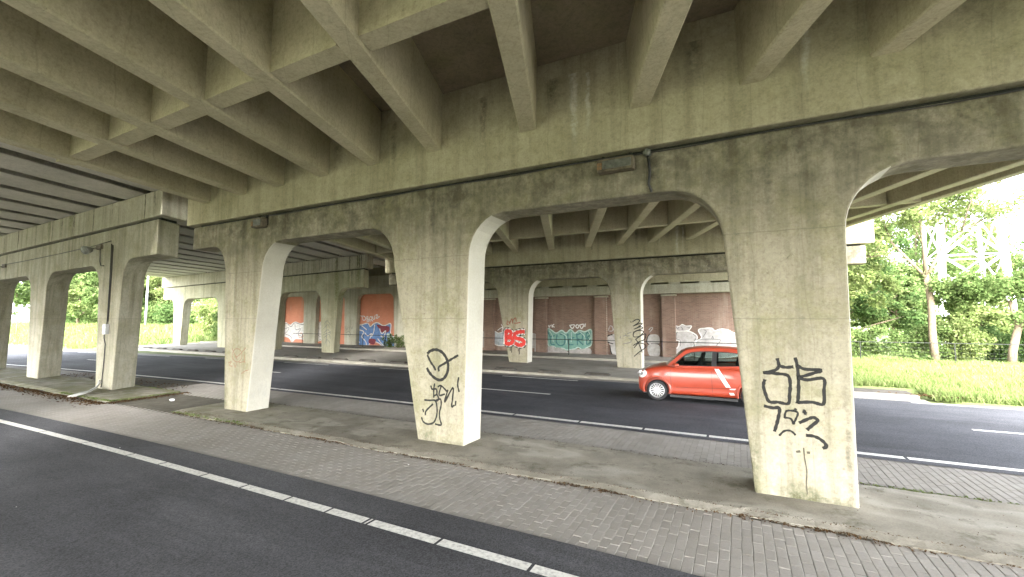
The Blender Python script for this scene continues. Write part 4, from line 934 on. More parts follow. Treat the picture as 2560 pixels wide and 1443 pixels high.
wire('conduit', 'pair of thin dark conduits running down the left pier column', 'conduit', [[(-18.98,yw,4.95),(-18.95,yw,4.0),(-18.96,yw,2.25),(-19.1,yw,2.1),(-19.12,yw,1.75),(-19.0,yw,1.55),(-19.02,yw,.9),(-19.1,yw,.1)], [(-18.88,yw,4.9),(-18.86,yw,4.0),(-18.9,yw,2.3)], [(-19.75,yw-.02,4.85),(-19.78,yw,4.4),(-19.7,yw,4.24),(-19.45,yw,4.22)]], .015, M['cable'])
wire('cable', 'thin cable strung along the left pier between the spotlights', 'cable', [[(-29.3,6.96,4.8),(-26.5,6.97,4.83),(-23.0,6.97,4.9),(-20.2,6.96,4.98),(-18.98,6.96,5.05)]], .012, M['cable'])
wire('cable', 'dark cable hanging beside the rusty floodlight on the near pier', 'cable', [[(-1.19,6.95,4.96),(-1.17,6.97,4.7),(-1.19,6.97,4.5),(-1.15,6.97,4.37)]], .022, M['cable'])
wire('cable', 'long black cable lying in the joint above the near pier', 'cable', [[(x,6.955,5.0+.015*math.sin(x*2.1)) for x in np.linspace(-10.5,9.5,60)]], .009, M['cable'])
mb = MB(); mb.lathe((-1.2,6.93,4.99),(0,-1,0),[(.001,.05),(.05,.05),(.06,.02),(.06,-.06)],12); tag(mb.build('junction_box', M['lens'], smooth=True), 'small pale round junction box at the joint over the middle arch', 'junction box')
jb = MB(); jb.box(-19.02, -18.82, 6.88, 6.996, 1.88, 2.22); tag(jb.build('junction_box', M['galv'], bevel=.015), 'grey junction box half way up the left pier column', 'junction box')
wire('loose_pipe', 'bent grey pipe end on the ground at the left pier column', 'pipe', [[(-19.1,6.93,.35),(-19.08,6.86,.12),(-18.9,6.7,.09),(-18.4,6.45,.10),(-18.2,6.15,.10),(-18.3,5.9,.02)],[(-19.02,6.93,.3),(-18.95,6.8,.14),(-18.5,6.55,.14),(-18.1,6.25,.10),(-18.15,5.95,.02)]], .028, M['pvc'])
def crumple(label, x, y, z, s, seed):
    r = random.Random(seed); bm = bmesh.new(); bmesh.ops.create_icosphere(bm, subdivisions=2, radius=s)
    for v in bm.verts: v.co *= r.uniform(.7,1.2); v.co.z *= .5
    me = bpy.data.meshes.new('litter'); bm.to_mesh(me); bm.free(); me.materials.append(M['litter'])
    o = bpy.data.objects.new('litter', me); COL.objects.link(o); o.location = (x, y, z+s*.35); tag(o, label, 'litter')
crumple('crumpled white paper litter left of the conduit column', -20.1, 7.75, .08, .13, 1)
crumple('tiny white litter scrap beside the island end', -14.9, 7.1, -.01, .07, 2)
# moss, leaves and grit along the kerb edges
def debris(name, label, spots_, mat, kind='stuff'):
    mb = MB(); r = random.Random(11)
    for x, y, z, s in spots_:
        a = r.uniform(0, 6.28); e = r.uniform(-.6,.6); f = r.uniform(-.6,.6); u = Vector((math.cos(a), math.sin(a), e)).normalized()*s; v = Vector((-math.sin(a), math.cos(a), f)).normalized()*s*.6
        c = Vector((x, y, z+s*.3)); mb.add([c-u, c+v, c+u, c-v], [(0,1,2,3)])
    o = mb.build(name, mat, recalc=False); tag(o, label, None, None, kind); return o
r = random.Random(4); S = []
for i in range(9000):
    x = r.uniform(-13, 5); y = 6.29-abs(r.gauss(0,.07)); S.append((x, y, 0, r.uniform(.006,.022)))
for i in range(1500): S.append((r.uniform(-13,5), 6.3+abs(r.gauss(0,.05)), .045, r.uniform(.005,.014)))
for i in range(1700):
    t = r.random(); x = r.uniform(-25,-16); y = 6.0-abs(r.gauss(0,.22)); S.append((x, y, 0, r.uniform(.015,.05)))
for i in range(700):
    y = r.uniform(6.0,8.1); x = -16.15+abs(r.gauss(0,.16)); S.append((x, y, 0, r.uniform(.012,.04)))
for i in range(900): S.append((r.uniform(-13,4), r.uniform(6.4,8.0), .05, r.uniform(.004,.010)))
for i in range(500): S.append((r.uniform(-26,-17), r.uniform(8.0,8.9), 0, r.uniform(.015,.045)))
for i in range(1500): S.append((r.uniform(-13,8), 8.15+abs(r.gauss(0,.05)), 0, r.uniform(.006,.018)))
debris('leaf_litter', 'brown leaf litter and grit along the island edges', S, M['dead'])
S = [(r.choice([r.gauss(2.0,.25), r.gauss(2.6,.3), r.gauss(3.3,.4)]), 8.14+abs(r.gauss(0,.05)), 0, r.uniform(.008,.028)) for i in range(420)]
S += [(r.uniform(-19.5,-16.3), r.choice([6.12, 7.9])+r.gauss(0,.05), .03, r.uniform(.015,.045)) for i in range(700)]+[(-16.2+r.gauss(0,.06), r.uniform(6.1,7.9), .03, r.uniform(.015,.045)) for i in range(500)]+[(r.uniform(-13,-10), 6.25+r.gauss(0,.05), .02, r.uniform(.01,.03)) for i in range(400)]
debris('weeds', 'small green weeds along the island edges', S, M['grass'])
grit = MB(); r = random.Random(9)
for i in range(18):
    x = r.uniform(-12, 2); y = r.uniform(1.2, 6.2); s = r.uniform(.005,.010)
    grit.obox((x, y, s*.4+.003), (s,0,0), (0,s*.8,0), (0,0,s*.4))
tag(grit.build('grit', M['litter']), 'tiny pale stone chips scattered on the near road', kind='stuff')

# ================================================================== CAR
def m_carpaint():
    g = N('car_paint'); g.col((.37,.050,.021)); g.rough(.38); g.b.inputs['Coat Weight'].default_value = .45; g.b.inputs['Coat Roughness'].default_value = .06; return g.m
M['paint'] = m_carpaint()
M['decalwhite'] = m_simple('decal_white', (.72,.72,.70), .4)
M['alloy'] = m_simple('alloy', (.62,.63,.64), .3, .7)
M['blackplastic'] = m_simple('black_plastic', (.016,.016,.017), .5)
M['interior'] = m_simple('car_interior', (.02,.02,.022), .8)
M['lampcore'] = m_simple('lamp_core', (.16,.16,.16), .3)
M['headlamp'] = m_simple('headlamp', (.80,.80,.80), .15)
def m_glass():
    g = N('car_glass'); g.col((.05,.06,.06)); g.rough(.02)
    gl = g.n('ShaderNodeBsdfGlossy'); gl.inputs['Roughness'].default_value = .02; gl.inputs['Color'].default_value = (.9,.95,.95,1)
    tr = g.n('ShaderNodeBsdfTransparent'); tr.inputs['Color'].default_value = (.45,.52,.50,1); fr_ = g.n('ShaderNodeFresnel'); fr_.inputs['IOR'].default_value = 1.5
    mx = g.n('ShaderNodeMixShader'); g.l(fr_.outputs[0], mx.inputs[0]); g.l(tr.outputs[0], mx.inputs[1]); g.l(gl.outputs[0], mx.inputs[2])
    out = [n_ for n_ in g.t.nodes if n_.type == 'OUTPUT_MATERIAL'][0]; g.l(mx.outputs[0], out.inputs[0]); return g.m
M['glass'] = m_glass()
CX0, CY0, CW = -2.81, 13.62, 1.64             # nose x, near side y, width
car = thing('car', 'orange red small hatchback with white door stripes driving past the near pier', 'car', loc=(CX0+1.8, CY0+CW/2, 0))
CL = shifted(car.location)
def W(u, v, z): return (CX0+u, CY0+v, z)       # u from nose backwards, v from near side
st = [(0.0,.50,.30,.66),(.03,.62,.25,.74),(.09,.705,.21,.815),(.20,.765,.19,.885),(.36,.80,.18,.945),(.55,.815,.18,.985),(.75,.82,.18,1.015),(.95,.82,.18,1.04),(1.15,.82,.18,1.03),(1.6,.82,.185,1.03),(2.1,.82,.19,1.045),(2.6,.82,.19,1.06),(3.0,.82,.19,1.075),(3.25,.81,.20,1.08),(3.42,.79,.23,1.06),(3.52,.74,.27,1.0),(3.58,.64,.33,.90)]
def prof(w, zb, zt):
    h = zt-zb
    return [(0,zb),(w*.80,zb),(w*.955,zb+.05),(w*.985,zb+.16*h),(w*.972,zb+.27*h),(w*1.0,zb+.40*h),(w*1.0,zb+.62*h),(w*.978,zb+.84*h),(w*.93,zt-.025),(w*.78,zt),(0,zt+.025)]
V = []; F = []
for u, w_, zb, zt in st:
    p = prof(w_, zb, zt); ring = [(-a, z) for a, z in p] + [(a, z) for a, z in reversed(p[1:-1])]
    V += [(u, CW/2+a, z) for a, z in ring]
nr = 20
for i in range(len(st)-1):
    for k in range(nr): k2 = (k+1) % nr; F.append((i*nr+k, i*nr+k2, (i+1)*nr+k2, (i+1)*nr+k))
F += [tuple(reversed(range(nr))), tuple((len(st)-1)*nr+k for k in range(nr))]
mb = MB(); mb.add([W(*p) for p in V], F)
body = mb.build('body', M['paint'], car, fn=CL, smooth=True)
sub = body.modifiers.new('s', 'SUBSURF'); sub.levels = 2; sub.render_levels = 2
cut = MB(); WU = (.59, 3.08)
for u in WU:
    for side in (-.05, CW-.24):
        cut.lathe(W(u, side, .315), (0,1,0), [(.001,0),(.352,0),(.352,.29),(.001,.29)], 40)
co = cut.build('cutter', M['blackplastic'], car, fn=CL)
bo = body.modifiers.new('b', 'BOOLEAN'); bo.object = co; bo.operation = 'DIFFERENCE'; bo.solver = 'EXACT'
bpy.context.view_layer.update()
dg = bpy.context.evaluated_depsgraph_get(); ev = body.evaluated_get(dg); nm = bpy.data.meshes.new_from_object(ev)
body.modifiers.clear(); body.data = nm; nm.name = 'body'; bpy.data.objects.remove(co)
if M['blackplastic'].name not in [m.name for m in nm.materials if m]: pass
bvh = BVHTree.FromPolygons([v.co.copy() for v in nm.vertices], [tuple(p.vertices) for p in nm.polygons])
def hugv(u, z, off=.006):                      # near-side skin of the body at (u, z)
    o_ = Vector(CL(*W(u, -.5, z))); h = bvh.ray_cast(o_, Vector((0,1,0)))
    return (h[0].y + car.location.y - off) if h[0] else None
def decal(name, P, mat, off=.014, n=6, parent=car, thick=0):
    """quad patch (4 corners in u,z) laid on the near side of the body"""
    m_ = MB(); V = []
    for i in range(n+1):
        for j in range(n+1):
            s, t = i/n, j/n
            u = (P[0][0]*(1-s)+P[1][0]*s)*(1-t)+(P[3][0]*(1-s)+P[2][0]*s)*t; z = (P[0][1]*(1-s)+P[1][1]*s)*(1-t)+(P[3][1]*(1-s)+P[2][1]*s)*t
            y = hugv(u, z, off) or CY0; V.append((CX0+u, y, z))
    m_.add(V, [(i*(n+1)+j, (i+1)*(n+1)+j, (i+1)*(n+1)+j+1, i*(n+1)+j+1) for i in range(n) for j in range(n)])
    return m_.build(name, mat, parent, fn=CL)
d = .14
for P in ([(2.28,1.0),(2.335,1.0),(2.62,.51),(2.565,.51)], [(2.345,1.0),(2.40,1.0),(2.685,.51),(2.63,.51)], [(2.65,.475),(2.82,.49),(2.78,.45),(2.67,.45)], [(2.64,.365),(2.75,.37),(2.78,.31),(2.67,.30)]):
    decal('door_stripe', [(u-d, z) for u, z in P], M['decalwhite'])
decal('crease', [(1.26-d,.428),(2.95-d,.49),(2.95-d,.482),(1.26-d,.42)], M['blackplastic'], .004, 8)
decal('door_gap', [(1.10-d,1.0),(1.108-d,1.0),(1.148-d,.26),(1.14-d,.26)], M['blackplastic'], .003, 8)
decal('door_gap', [(2.20-d,1.0),(2.208-d,1.0),(2.228-d,.26),(2.22-d,.26)], M['blackplastic'], .003, 8)
decal('door_handle', [(1.86-d,.835),(2.09-d,.835),(2.07-d,.80),(1.88-d,.80)], M['paint'], .03, 4)
decal('side_marker', [(.95-d,.79),(1.02-d,.79),(1.02-d,.765),(.95-d,.765)], M['lens'], .006, 2)
# headlight: a tilted ring with white lens wrapped on the wing, both sides
def headlight(side):
    m_ = MB(); V = []; n = 24; F = []
    for ring, (sc_, off) in enumerate(((0.,.016),(.26,.02),(.40,.022),(.95,.014),(1.05,.0))):
        for k in range(n):
            t = 2*math.pi*k/n; a = .125*sc_*math.cos(t); b = .115*sc_*math.sin(t); u = .16+a+.25*b; z = .755+b
            o_ = Vector(CL(*W(u, -.6, z))); h = bvh.ray_cast(o_, Vector((0,1,0)))
            y = (h[0].y+car.location.y) if h[0] else CY0+.06
            y = y-off
            if side: y = 2*(CY0+CW/2)-y
            V.append((CX0+u-off*.5, y, z))
    for r_ in range(4):
        for k in range(n): k2 = (k+1) % n; F.append((r_*n+k, r_*n+k2, (r_+1)*n+k2, (r_+1)*n+k))
    m_.add(V, F); m_.mi = [1 if f_ < n*2 else 0 for f_ in range(len(F))]
    m_.build('headlight', [M['headlamp'], M['lampcore']], car, fn=CL, smooth=True)
headlight(0); headlight(1)
# flared arch lips, black sills
for u in WU:
    for side, sg in ((-.008, 1), (CW+.008, -1)):
        V = []; F = []; n = 22
        for k in range(n+1):
            t = math.radians(-12+204*k/n)
            for rr, dv in ((.350,.07),(.350,0),(.378,-.004),(.412,.02)):
                V.append(W(u+rr*math.cos(t), side+sg*dv, max(.20, .315+rr*math.sin(t))))
        for k in range(n):
            for q in range(3): a = k*4+q; F.append((a, a+1, a+5, a+4))
        m_ = MB(); m_.add(V, F); m_.build('wheel_arch', M['paint'], car, fn=CL, smooth=True)
mb = MB(); mb.box(CX0+.95, CX0+2.72, CY0+.05, CY0+CW-.05, .13, .20); mb.box(CX0+.15, CX0+3.4, CY0+.26, CY0+CW-.26, .16, .3); mb.build('underbody', M['blackplastic'], car, fn=CL)
for u in WU:
    for side in (0, 1):
        yc = CY0+.10 if side == 0 else CY0+CW-.10; sg = -1 if side == 0 else 1
        m_ = MB(); m_.lathe(W(u, yc-CY0, .298), (0,sg,0), [(.19,-.085),(.26,-.09),(.288,-.075),(.298,-.045),(.298,.045),(.290,.075),(.262,.088),(.215,.082),(.205,.07)], 40)
        wh = m_.build('wheel', M['rubber'], car, fn=CL, smooth=True)
        m_ = MB(); c0 = W(u, yc-CY0, .298)
        m_.lathe(c0, (0,sg,0), [(.207,-.06),(.200,.02),(.203,.078),(.213,.084),(.205,.088),(.192,.076),(.188,.03)], 40)
        m_.lathe(c0, (0,sg,0), [(.001,.078),(.03,.077),(.045,.068),(.045,.03)], 20)
        for k in range(16):
            t = 2*math.pi*k/16; dr = Vector((math.cos(t),0,math.sin(t))); tg = Vector((-math.sin(t),0,math.cos(t)))
            m_.obox(Vector(c0)+dr*.118+Vector((0,sg*.062,0)), dr*.077, tg*.0105, Vector((0,.012,0)))
        rim = m_.build('rim', M['alloy'], wh, fn=CL)
        m_ = MB(); m_.lathe(c0, (0,sg,0), [(.001,.01),(.19,.005)], 24); m_.build('brake_disc', M['dsteel'], wh, fn=CL)
# greenhouse: side frames with glazed openings, roof, screens
def tumble(z): return .045+max(0, z-1.0)*.30
outer = [(.88,1.03),(1.05,1.19),(1.20,1.33),(1.33,1.435),(1.50,1.505),(1.75,1.54),(2.1,1.55),(2.5,1.545),(2.85,1.515),(3.10,1.46),(3.24,1.38),(3.34,1.24),(3.40,1.07),(3.0,1.04),(2.5,1.02),(2.0,1.0),(1.5,.99),(1.1,.98)]
inner = [(1.06,1.045),(1.15,1.15),(1.27,1.27),(1.40,1.37),(1.54,1.43),(1.78,1.465),(2.1,1.475),(2.5,1.465),(2.82,1.435),(3.0,1.39),(3.08,1.33),(3.12,1.25),(3.12,1.15),(2.95,1.10),(2.5,1.075),(2.0,1.055),(1.5,1.045),(1.2,1.04)]
for side in (0, 1):
    def SP(u, z, off=0.): v = tumble(z)+off; return W(u, v if side == 0 else CW-v, z)
    n = len(outer); mb = MB()
    mb.add([SP(*p) for p in outer]+[SP(*p, .0) for p in inner]+[SP(*p, .03) for p in inner], [(k, (k+1) % n, n+(k+1) % n, n+k) for k in range(n)]+[(n+k, n+(k+1) % n, 2*n+(k+1) % n, 2*n+k) for k in range(n)])
    mb.build('side_frame', M['paint'], car, fn=CL, smooth=False)
    inn2 = [(u+(2.1-u)*.035, z+(1.25-z)*.10) for u, z in inner]
    mb = MB(); mb.add([SP(*p, .004) for p in inner]+[SP(*p, .006) for p in inn2], [(k, (k+1) % n, n+(k+1) % n, n+k) for k in range(n)])
    mb.add([SP(2.07,1.05,.002),SP(2.20,1.05,.002),SP(2.22,1.475,.002),SP(2.10,1.475,.002)], [(0,1,2,3)])
    mb.build('window_seal', M['blackplastic'], car, fn=CL)
    fi = [p for p in inner if p[0] < 2.08]; fi = [(1.06,1.045),(1.15,1.15),(1.27,1.27),(1.40,1.37),(1.54,1.43),(1.78,1.465),(2.09,1.475),(2.07,1.06),(1.5,1.045),(1.2,1.04)]
    mb = MB(); mb.add([SP(*p, .012) for p in fi], [tuple(range(len(fi)))]); mb.build('front_window', M['glass'], car, fn=CL)
    ri = [(2.21,1.065),(2.22,1.473),(2.5,1.465),(2.82,1.435),(3.0,1.39),(3.08,1.33),(3.12,1.25),(3.12,1.15),(2.95,1.10),(2.5,1.075)]
    mb = MB(); mb.add([SP(*p, .012) for p in ri], [tuple(range(len(ri)))]); mb.build('rear_window', M['glass'], car, fn=CL)
roofp = [(1.33,1.435,1.455),(1.45,1.49,1.525),(1.6,1.522,1.56),(1.75,1.54,1.58),(2.1,1.55,1.59),(2.5,1.545,1.585),(2.85,1.515,1.555),(3.10,1.46,1.49),(3.2,1.41,1.43)]
V = []; F = []; m = 9
for u, ze, zc in roofp:
    for k in range(m):
        t = -1+2*k/(m-1); v0 = tumble(ze); V.append(W(u-.10*(1-t*t)*(1 if u < 1.5 else (-.5 if u > 3.05 else 0)), CW/2+t*(CW/2-v0), ze+(zc-ze)*(1-abs(t)**2.6)))
for i in range(len(roofp)-1):
    for k in range(m-1): a = i*m+k; F.append((a, a+1, a+m+1, a+m))
mb = MB(); mb.add(V, F); ro = mb.build('roof', M['paint'], car, fn=CL, smooth=True); sl = ro.modifiers.new('t', 'SOLIDIFY'); sl.thickness = .03
def screen(name, a_, b_, bow, mat):
    V = []; F = []; m = 9
    for s in range(5):
        t0 = s/4; u = a_[0]*(1-t0)+b_[0]*t0; z = a_[1]*(1-t0)+b_[1]*t0
        for k in range(m):
            t = -1+2*k/(m-1); v0 = tumble(z)+.02; V.append(W(u-bow*(1-t*t), CW/2+t*(CW/2-v0), z+.015*(1-t*t)))
    for i in range(4):
        for k in range(m-1): a = i*m+k; F.append((a, a+1, a+m+1, a+m))
    m_ = MB(); m_.add(V, F); return m_.build(name, mat, car, fn=CL, smooth=True)
screen('windscreen', (.90,1.03), (1.34,1.44), .13, M['glass'])
screen('rear_screen', (3.39,1.07), (3.2,1.41), -.08, M['glass'])
# interior: tub, dash, seats with headrests, steering wheel
mb = MB(); mb.box(CX0+.95, CX0+3.3, CY0+.12, CY0+CW-.12, 1.0, 1.055)
mb.build('dashboard', M['interior'], car, fn=CL)
for u0 in (1.75, 2.75):
    for v0 in (.22, .92):
        m_ = MB(); m_.obox(W(u0, v0+.25, 1.12), (.06,0,-.02), (0,.22,0), (.04,0,.14)); m_.obox(W(u0+.07, v0+.25, 1.33), (.04,0,0), (0,.11,0), (.01,0,.075)); m_.build('seat', M['interior'], car, fn=CL, bevel=.03)
m_ = MB(); cc = Vector(W(1.33, .45, 1.10)); ax = Vector((.9,0,.42)).normalized(); e1 = Vector((0,1,0)); e2 = ax.cross(e1)
m_.tube([cc+(e1*math.cos(t)+e2*math.sin(t))*.17 for t in [2*math.pi*k/20 for k in range(21)]], .014, 6); m_.build('steering_wheel', M['interior'], car, fn=CL)
# door mirrors
for side in (0, 1):
    bm = bmesh.new(); bmesh.ops.create_uvsphere(bm, u_segments=16, v_segments=10, radius=1)
    for v in bm.verts:
        c = v.co; x = .095*math.copysign(abs(c.x)**.75, c.x); c.x, c.y, c.z = x, .075*c.y, .06*math.copysign(abs(c.z)**.8, c.z)
    me = bpy.data.meshes.new('door_mirror'); bm.to_mesh(me); bm.free(); me.materials.append(M['paint']); me.polygons.foreach_set('use_smooth', [True]*len(me.polygons))
    o = bpy.data.objects.new('door_mirror', me); COL.objects.link(o); o.parent = car; o.location = CL(*W(1.14, -.08 if side == 0 else CW+.08, 1.06))
    m_ = MB(); m_.bar(W(1.12, -.06 if side == 0 else CW+.06, 1.03), W(1.14, .10 if side == 0 else CW-.10, 1.02), .05, .04); m_.build('mirror_arm', M['blackplastic'], car, fn=CL)
# bumper grille and plate
m_ = MB(); m_.box(CX0-.005, CX0+.05, CY0+.42, CY0+CW-.42, .30, .40); m_.build('grille', M['blackplastic'], car, fn=CL)
m_ = MB(); m_.box(CX0-.02, CX0-.004, CY0+.56, CY0+CW-.56, .44, .55); m_.build('number_plate', m_simple('plate_yellow', (.70,.52,.05), .4), car, fn=CL)

# ================================================================== PYLON, LAMP POST, POSTS
py = thing('lattice_pylon', 'white steel lattice pylon rising behind the trees on the right', 'pylon', loc=(17.5, 52.2, 0)); LP = shifted(py.location)
def leg(sx, sy, z): k = 1-.035*z/2.35; return Vector((17.55+sx*2.2*max(.25,k), 52.2+sy*2.2*max(.25,k), z))
for sx in (-1, 1):
    for sy in (-1, 1):
        m_ = MB(); m_.bar(leg(sx,sy,-.3), leg(sx,sy,22), .45 if sy < 0 else .22, .25, up=(0,1,0)); m_.build('leg', M['whitesteel'], py, fn=LP)
for face, (A, B) in enumerate((((-1,-1),(1,-1)), ((1,-1),(1,1)), ((1,1),(-1,1)), ((-1,1),(-1,-1)))):
    for k in range(6):
        za, zb = .6+3.6*k, .6+3.6*(k+1); m_ = MB()
        k_ = 1 if face == 0 else .5; m_.bar(leg(*A, za), leg(*B, zb), .17*k_, .17*k_); m_.bar(leg(*B, za), leg(*A, zb), .16*k_, .16*k_); m_.bar(leg(*A, zb), leg(*B, zb), .09*k_, .09*k_)
        m_.build('brace', M['whitesteel'], py, fn=LP)
lp = thing('lamp_post', 'grey lamp post standing on the grass bank at the left', 'lamp post', loc=(-63.5, 27, 0))
m_ = MB(); zb_ = z_left(-63.5, 27)-.2; m_.tube([(-63.5,27,zb_),(-63.5,27,3.2),(-63.5,27,8.6)], [.13,.11,.07], 10); m_.build('pole', M['galv'], lp, fn=shifted(lp.location), smooth=True)
m_ = MB(); m_.tube([(-63.5,27,8.55),(-63.3,26.4,8.9),(-63.0,25.6,9.0)], .045, 8); m_.build('arm', M['galv'], lp, fn=shifted(lp.location), smooth=True)
m_ = MB(); m_.obox((-62.9,25.3,8.98), (.1,-.3,0), (.12,.04,0), (0,0,.06)); m_.build('lamp_head', M['galv'], lp, fn=shifted(lp.location))
mb = MB(); mb.tube([(-81,25,z_left(-81,25)-.2),(-81,25,z_left(-81,25)+2.3)], .13, 8); tag(mb.build('wooden_post', M['bark']), 'short dark post on the grass bank seen through the left pier arch', 'post')

# ================================================================== TREES
def leaf_cloud(name, centers, radii, count, size, mat, parent, seed, loc, flat=.75, shell=.55):
    rg = np.random.default_rng(seed); C = np.array(centers, float); R = np.array(radii, float)
    wts = R**2; wts /= wts.sum(); idx = rg.choice(len(C), count, p=wts)
    dirv = rg.normal(size=(count,3)); dirv /= np.linalg.norm(dirv, axis=1)[:,None]
    rad = shell+(1-shell)*rg.random(count)**.6; rad = np.where(rg.random(count) < .2, rad*rg.random(count), rad)
    P = C[idx]+dirv*(R[idx]*rad*rg.normal(1,.28,count))[:,None]*np.array([1,1,flat])
    nrm = dirv*.6+rg.normal(size=(count,3))*.8; nrm[:,2] += .35; nrm /= np.linalg.norm(nrm, axis=1)[:,None]
    a = np.cross(nrm, rg.normal(size=(count,3))); a /= np.linalg.norm(a, axis=1)[:,None]; b = np.cross(nrm, a)
    s = size*rg.uniform(.6,1.4,count)[:,None]
    V = np.empty((count,4,3)); V[:,0] = P-a*s; V[:,1] = P+b*s*.55; V[:,2] = P+a*s; V[:,3] = P-b*s*.55
    V = V.reshape(-1,3)-np.array(loc)
    me = bpy.data.meshes.new(name); me.vertices.add(count*4); me.vertices.foreach_set('co', V.astype(np.float32).ravel())
    me.loops.add(count*4); me.loops.foreach_set('vertex_index', np.arange(count*4, dtype=np.int32))
    me.polygons.add(count); me.polygons.foreach_set('loop_start', np.arange(0, count*4, 4, dtype=np.int32)); me.polygons.foreach_set('loop_total', np.full(count, 4, dtype=np.int32))
    me.materials.append(mat); me.update(calc_edges=True)
    o = bpy.data.objects.new(name, me); COL.objects.link(o); o.parent = parent; return o
def limb(mb, p, d, L, r, r_end, rr, n=5, droop=.0):
    P = [Vector(p)]; dd = Vector(d).normalized()
    for i in range(n):
        dd = (dd+Vector((rr.uniform(-.16,.16), rr.uniform(-.16,.16), rr.uniform(-.06,.10)-droop))).normalized(); P.append(P[-1]+dd*L/n)
    mb.tube(P, [r+(r_end-r)*i/n for i in range(n+1)], 7); return P, dd
def tree(name, label, base, H, spread, mat, seed, leaves=16000, leaf=.13, crown_base=.35, trunk_r=.16, limbs=9, group=None, forced=None, sparse=.55, cat='tree'):
    rr = random.Random(seed); base = Vector(base); t = thing(name, label, cat, group, loc=base); mb = MB(); tips = []
    if forced:
        for path, r0, r1 in forced:
            n_ = len(path); mb.tube(path, [r0+(r1-r0)*i/(n_-1) for i in range(n_)], 8); tips.append((Vector(path[-1]), Vector(path[-1])-Vector(path[-2])))
    else:
        top = base+Vector((rr.uniform(-.3,.3), rr.uniform(-.3,.3), H*.8))
        P = [base+Vector((0,0,-.2))]
        for i in range(1, 7): P.append(base+(top-base)*i/6+Vector((rr.uniform(-.1,.1), rr.uniform(-.1,.1), 0)))
        mb.tube(P, [trunk_r*(1-.13*i) for i in range(7)], 8)
        tips.append((P[-1], Vector((0,0,1))))
        for k in range(limbs):
            f = crown_base+(1-crown_base)*.85*(k+.5)/limbs; p = base+(top-base)*f; a = k*2.4+rr.uniform(-.4,.4)
            d = Vector((math.cos(a), math.sin(a), rr.uniform(.25,.9))); L = spread*(1.15-.55*f)*rr.uniform(.75,1.1)
            Q, dd = limb(mb, p, d, L, trunk_r*.42*(1.1-f*.6), .02, rr); tips.append((Q[-1], dd)); tips.append((Q[3], dd))
            if k % 2: Q2, d2 = limb(mb, Q[2], dd+Vector((rr.uniform(-.8,.8), rr.uniform(-.8,.8), .3)), L*.6, trunk_r*.2, .012, rr); tips.append((Q2[-1], d2))
    if forced:
        for path, r0, r1 in forced[1:]:
            for q in range(9):
                f = rr.uniform(.5,1.)*(len(path)-1); i = min(int(f), len(path)-2); p_ = Vector(path[i]).lerp(Vector(path[i+1]), f-i); a = rr.uniform(0,6.28)
                Q, dd = limb(mb, p_, (math.cos(a), math.sin(a), rr.uniform(.0,.9)), rr.uniform(.7,1.7), .02, .006, rr, 4); tips.append((Q[-1], dd)); tips.append((Q[2], dd))
    mb.build('trunk', M['bark'], t, fn=shifted(base), smooth=True)
    C = []; R = []
    for p, d in tips:
        for q in range(3 if forced else 7):
            s = spread*rr.uniform(.07,.20); g_ = .09 if forced else .2; C.append(p+Vector((rr.gauss(0,g_), rr.gauss(0,g_), rr.gauss(0,g_*.9)))*spread); R.append(s)
    leaf_cloud('crown', [tuple(c) for c in C], R, leaves, leaf, mat, t, seed, tuple(base), shell=sparse)
    return t
# the bare-stemmed tree in front of the fence on the right
B0 = (8.66, 29.4, .05)
tree('roadside_tree', 'slim pale trunked tree forking in three by the right wire fence', B0, 9, 2.6, M['leaf_yellow'], 21, 13000, .075, forced=[
    ([(8.66,29.4,-.1),(8.6,29.4,1.5),(8.62,29.4,3.2),(8.5,29.4,4.6)], .18, .12),
    ([(8.5,29.4,4.5),(7.9,29.5,5.4),(7.3,29.7,6.4),(6.9,29.9,8.3),(6.4,30,9.6)], .09, .02), ([(7.9,29.5,5.4),(7.0,29.2,5.75),(5.9,29,5.6),(5.0,28.8,5.3)], .04, .012),
    ([(8.5,29.4,4.5),(8.45,29.3,6.0),(8.3,29.1,7.6),(8.2,29,9.6)], .10, .02), ([(8.4,29.3,6.2),(8.0,29.0,7.2),(7.6,28.7,8.6)], .04, .015),
    ([(8.55,29.4,4.6),(9.1,29.5,5.7),(10.0,29.6,6.7),(11.3,29.8,7.6),(12.3,30,8.0)], .09, .02), ([(10.0,29.6,6.7),(10.2,29.2,7.9),(10.6,29,9.2)], .04, .012), ([(9.1,29.5,5.7),(9.6,29.9,7.3),(9.9,30.2,8.8)], .045,.012)])
tree('roadside_tree', 'leaning tree with low forked trunk at the right picture edge', (11.6,29.6,.1), 6.5, 2.6, M['leaf'], 22, 24000, .075, forced=[
    ([(11.4,29.6,-.1),(11.5,29.6,.9),(11.75,29.6,2.0)], .19, .14), ([(11.7,29.6,1.9),(12.5,29.7,2.9),(13.6,29.8,3.8),(14.6,30,4.1)], .10, .03), ([(11.7,29.6,1.9),(11.6,29.8,3.2),(10.9,29.9,3.7),(10.2,30,3.6)], .09, .02), ([(11.6,29.8,3.2),(12.0,29.8,3.6),(12.4,30,4.1)], .06, .02), ([(10.9,29.9,3.7),(10.2,29.5,3.5),(9.7,29.3,3.3)], .03,.01)])
tree('roadside_tree', 'tall tree with brown trunk just right of the near column', (4.6,31.5,.1), 11, 3.0, M['leaf_yellow'], 23, 26000, .09, .40, .22)
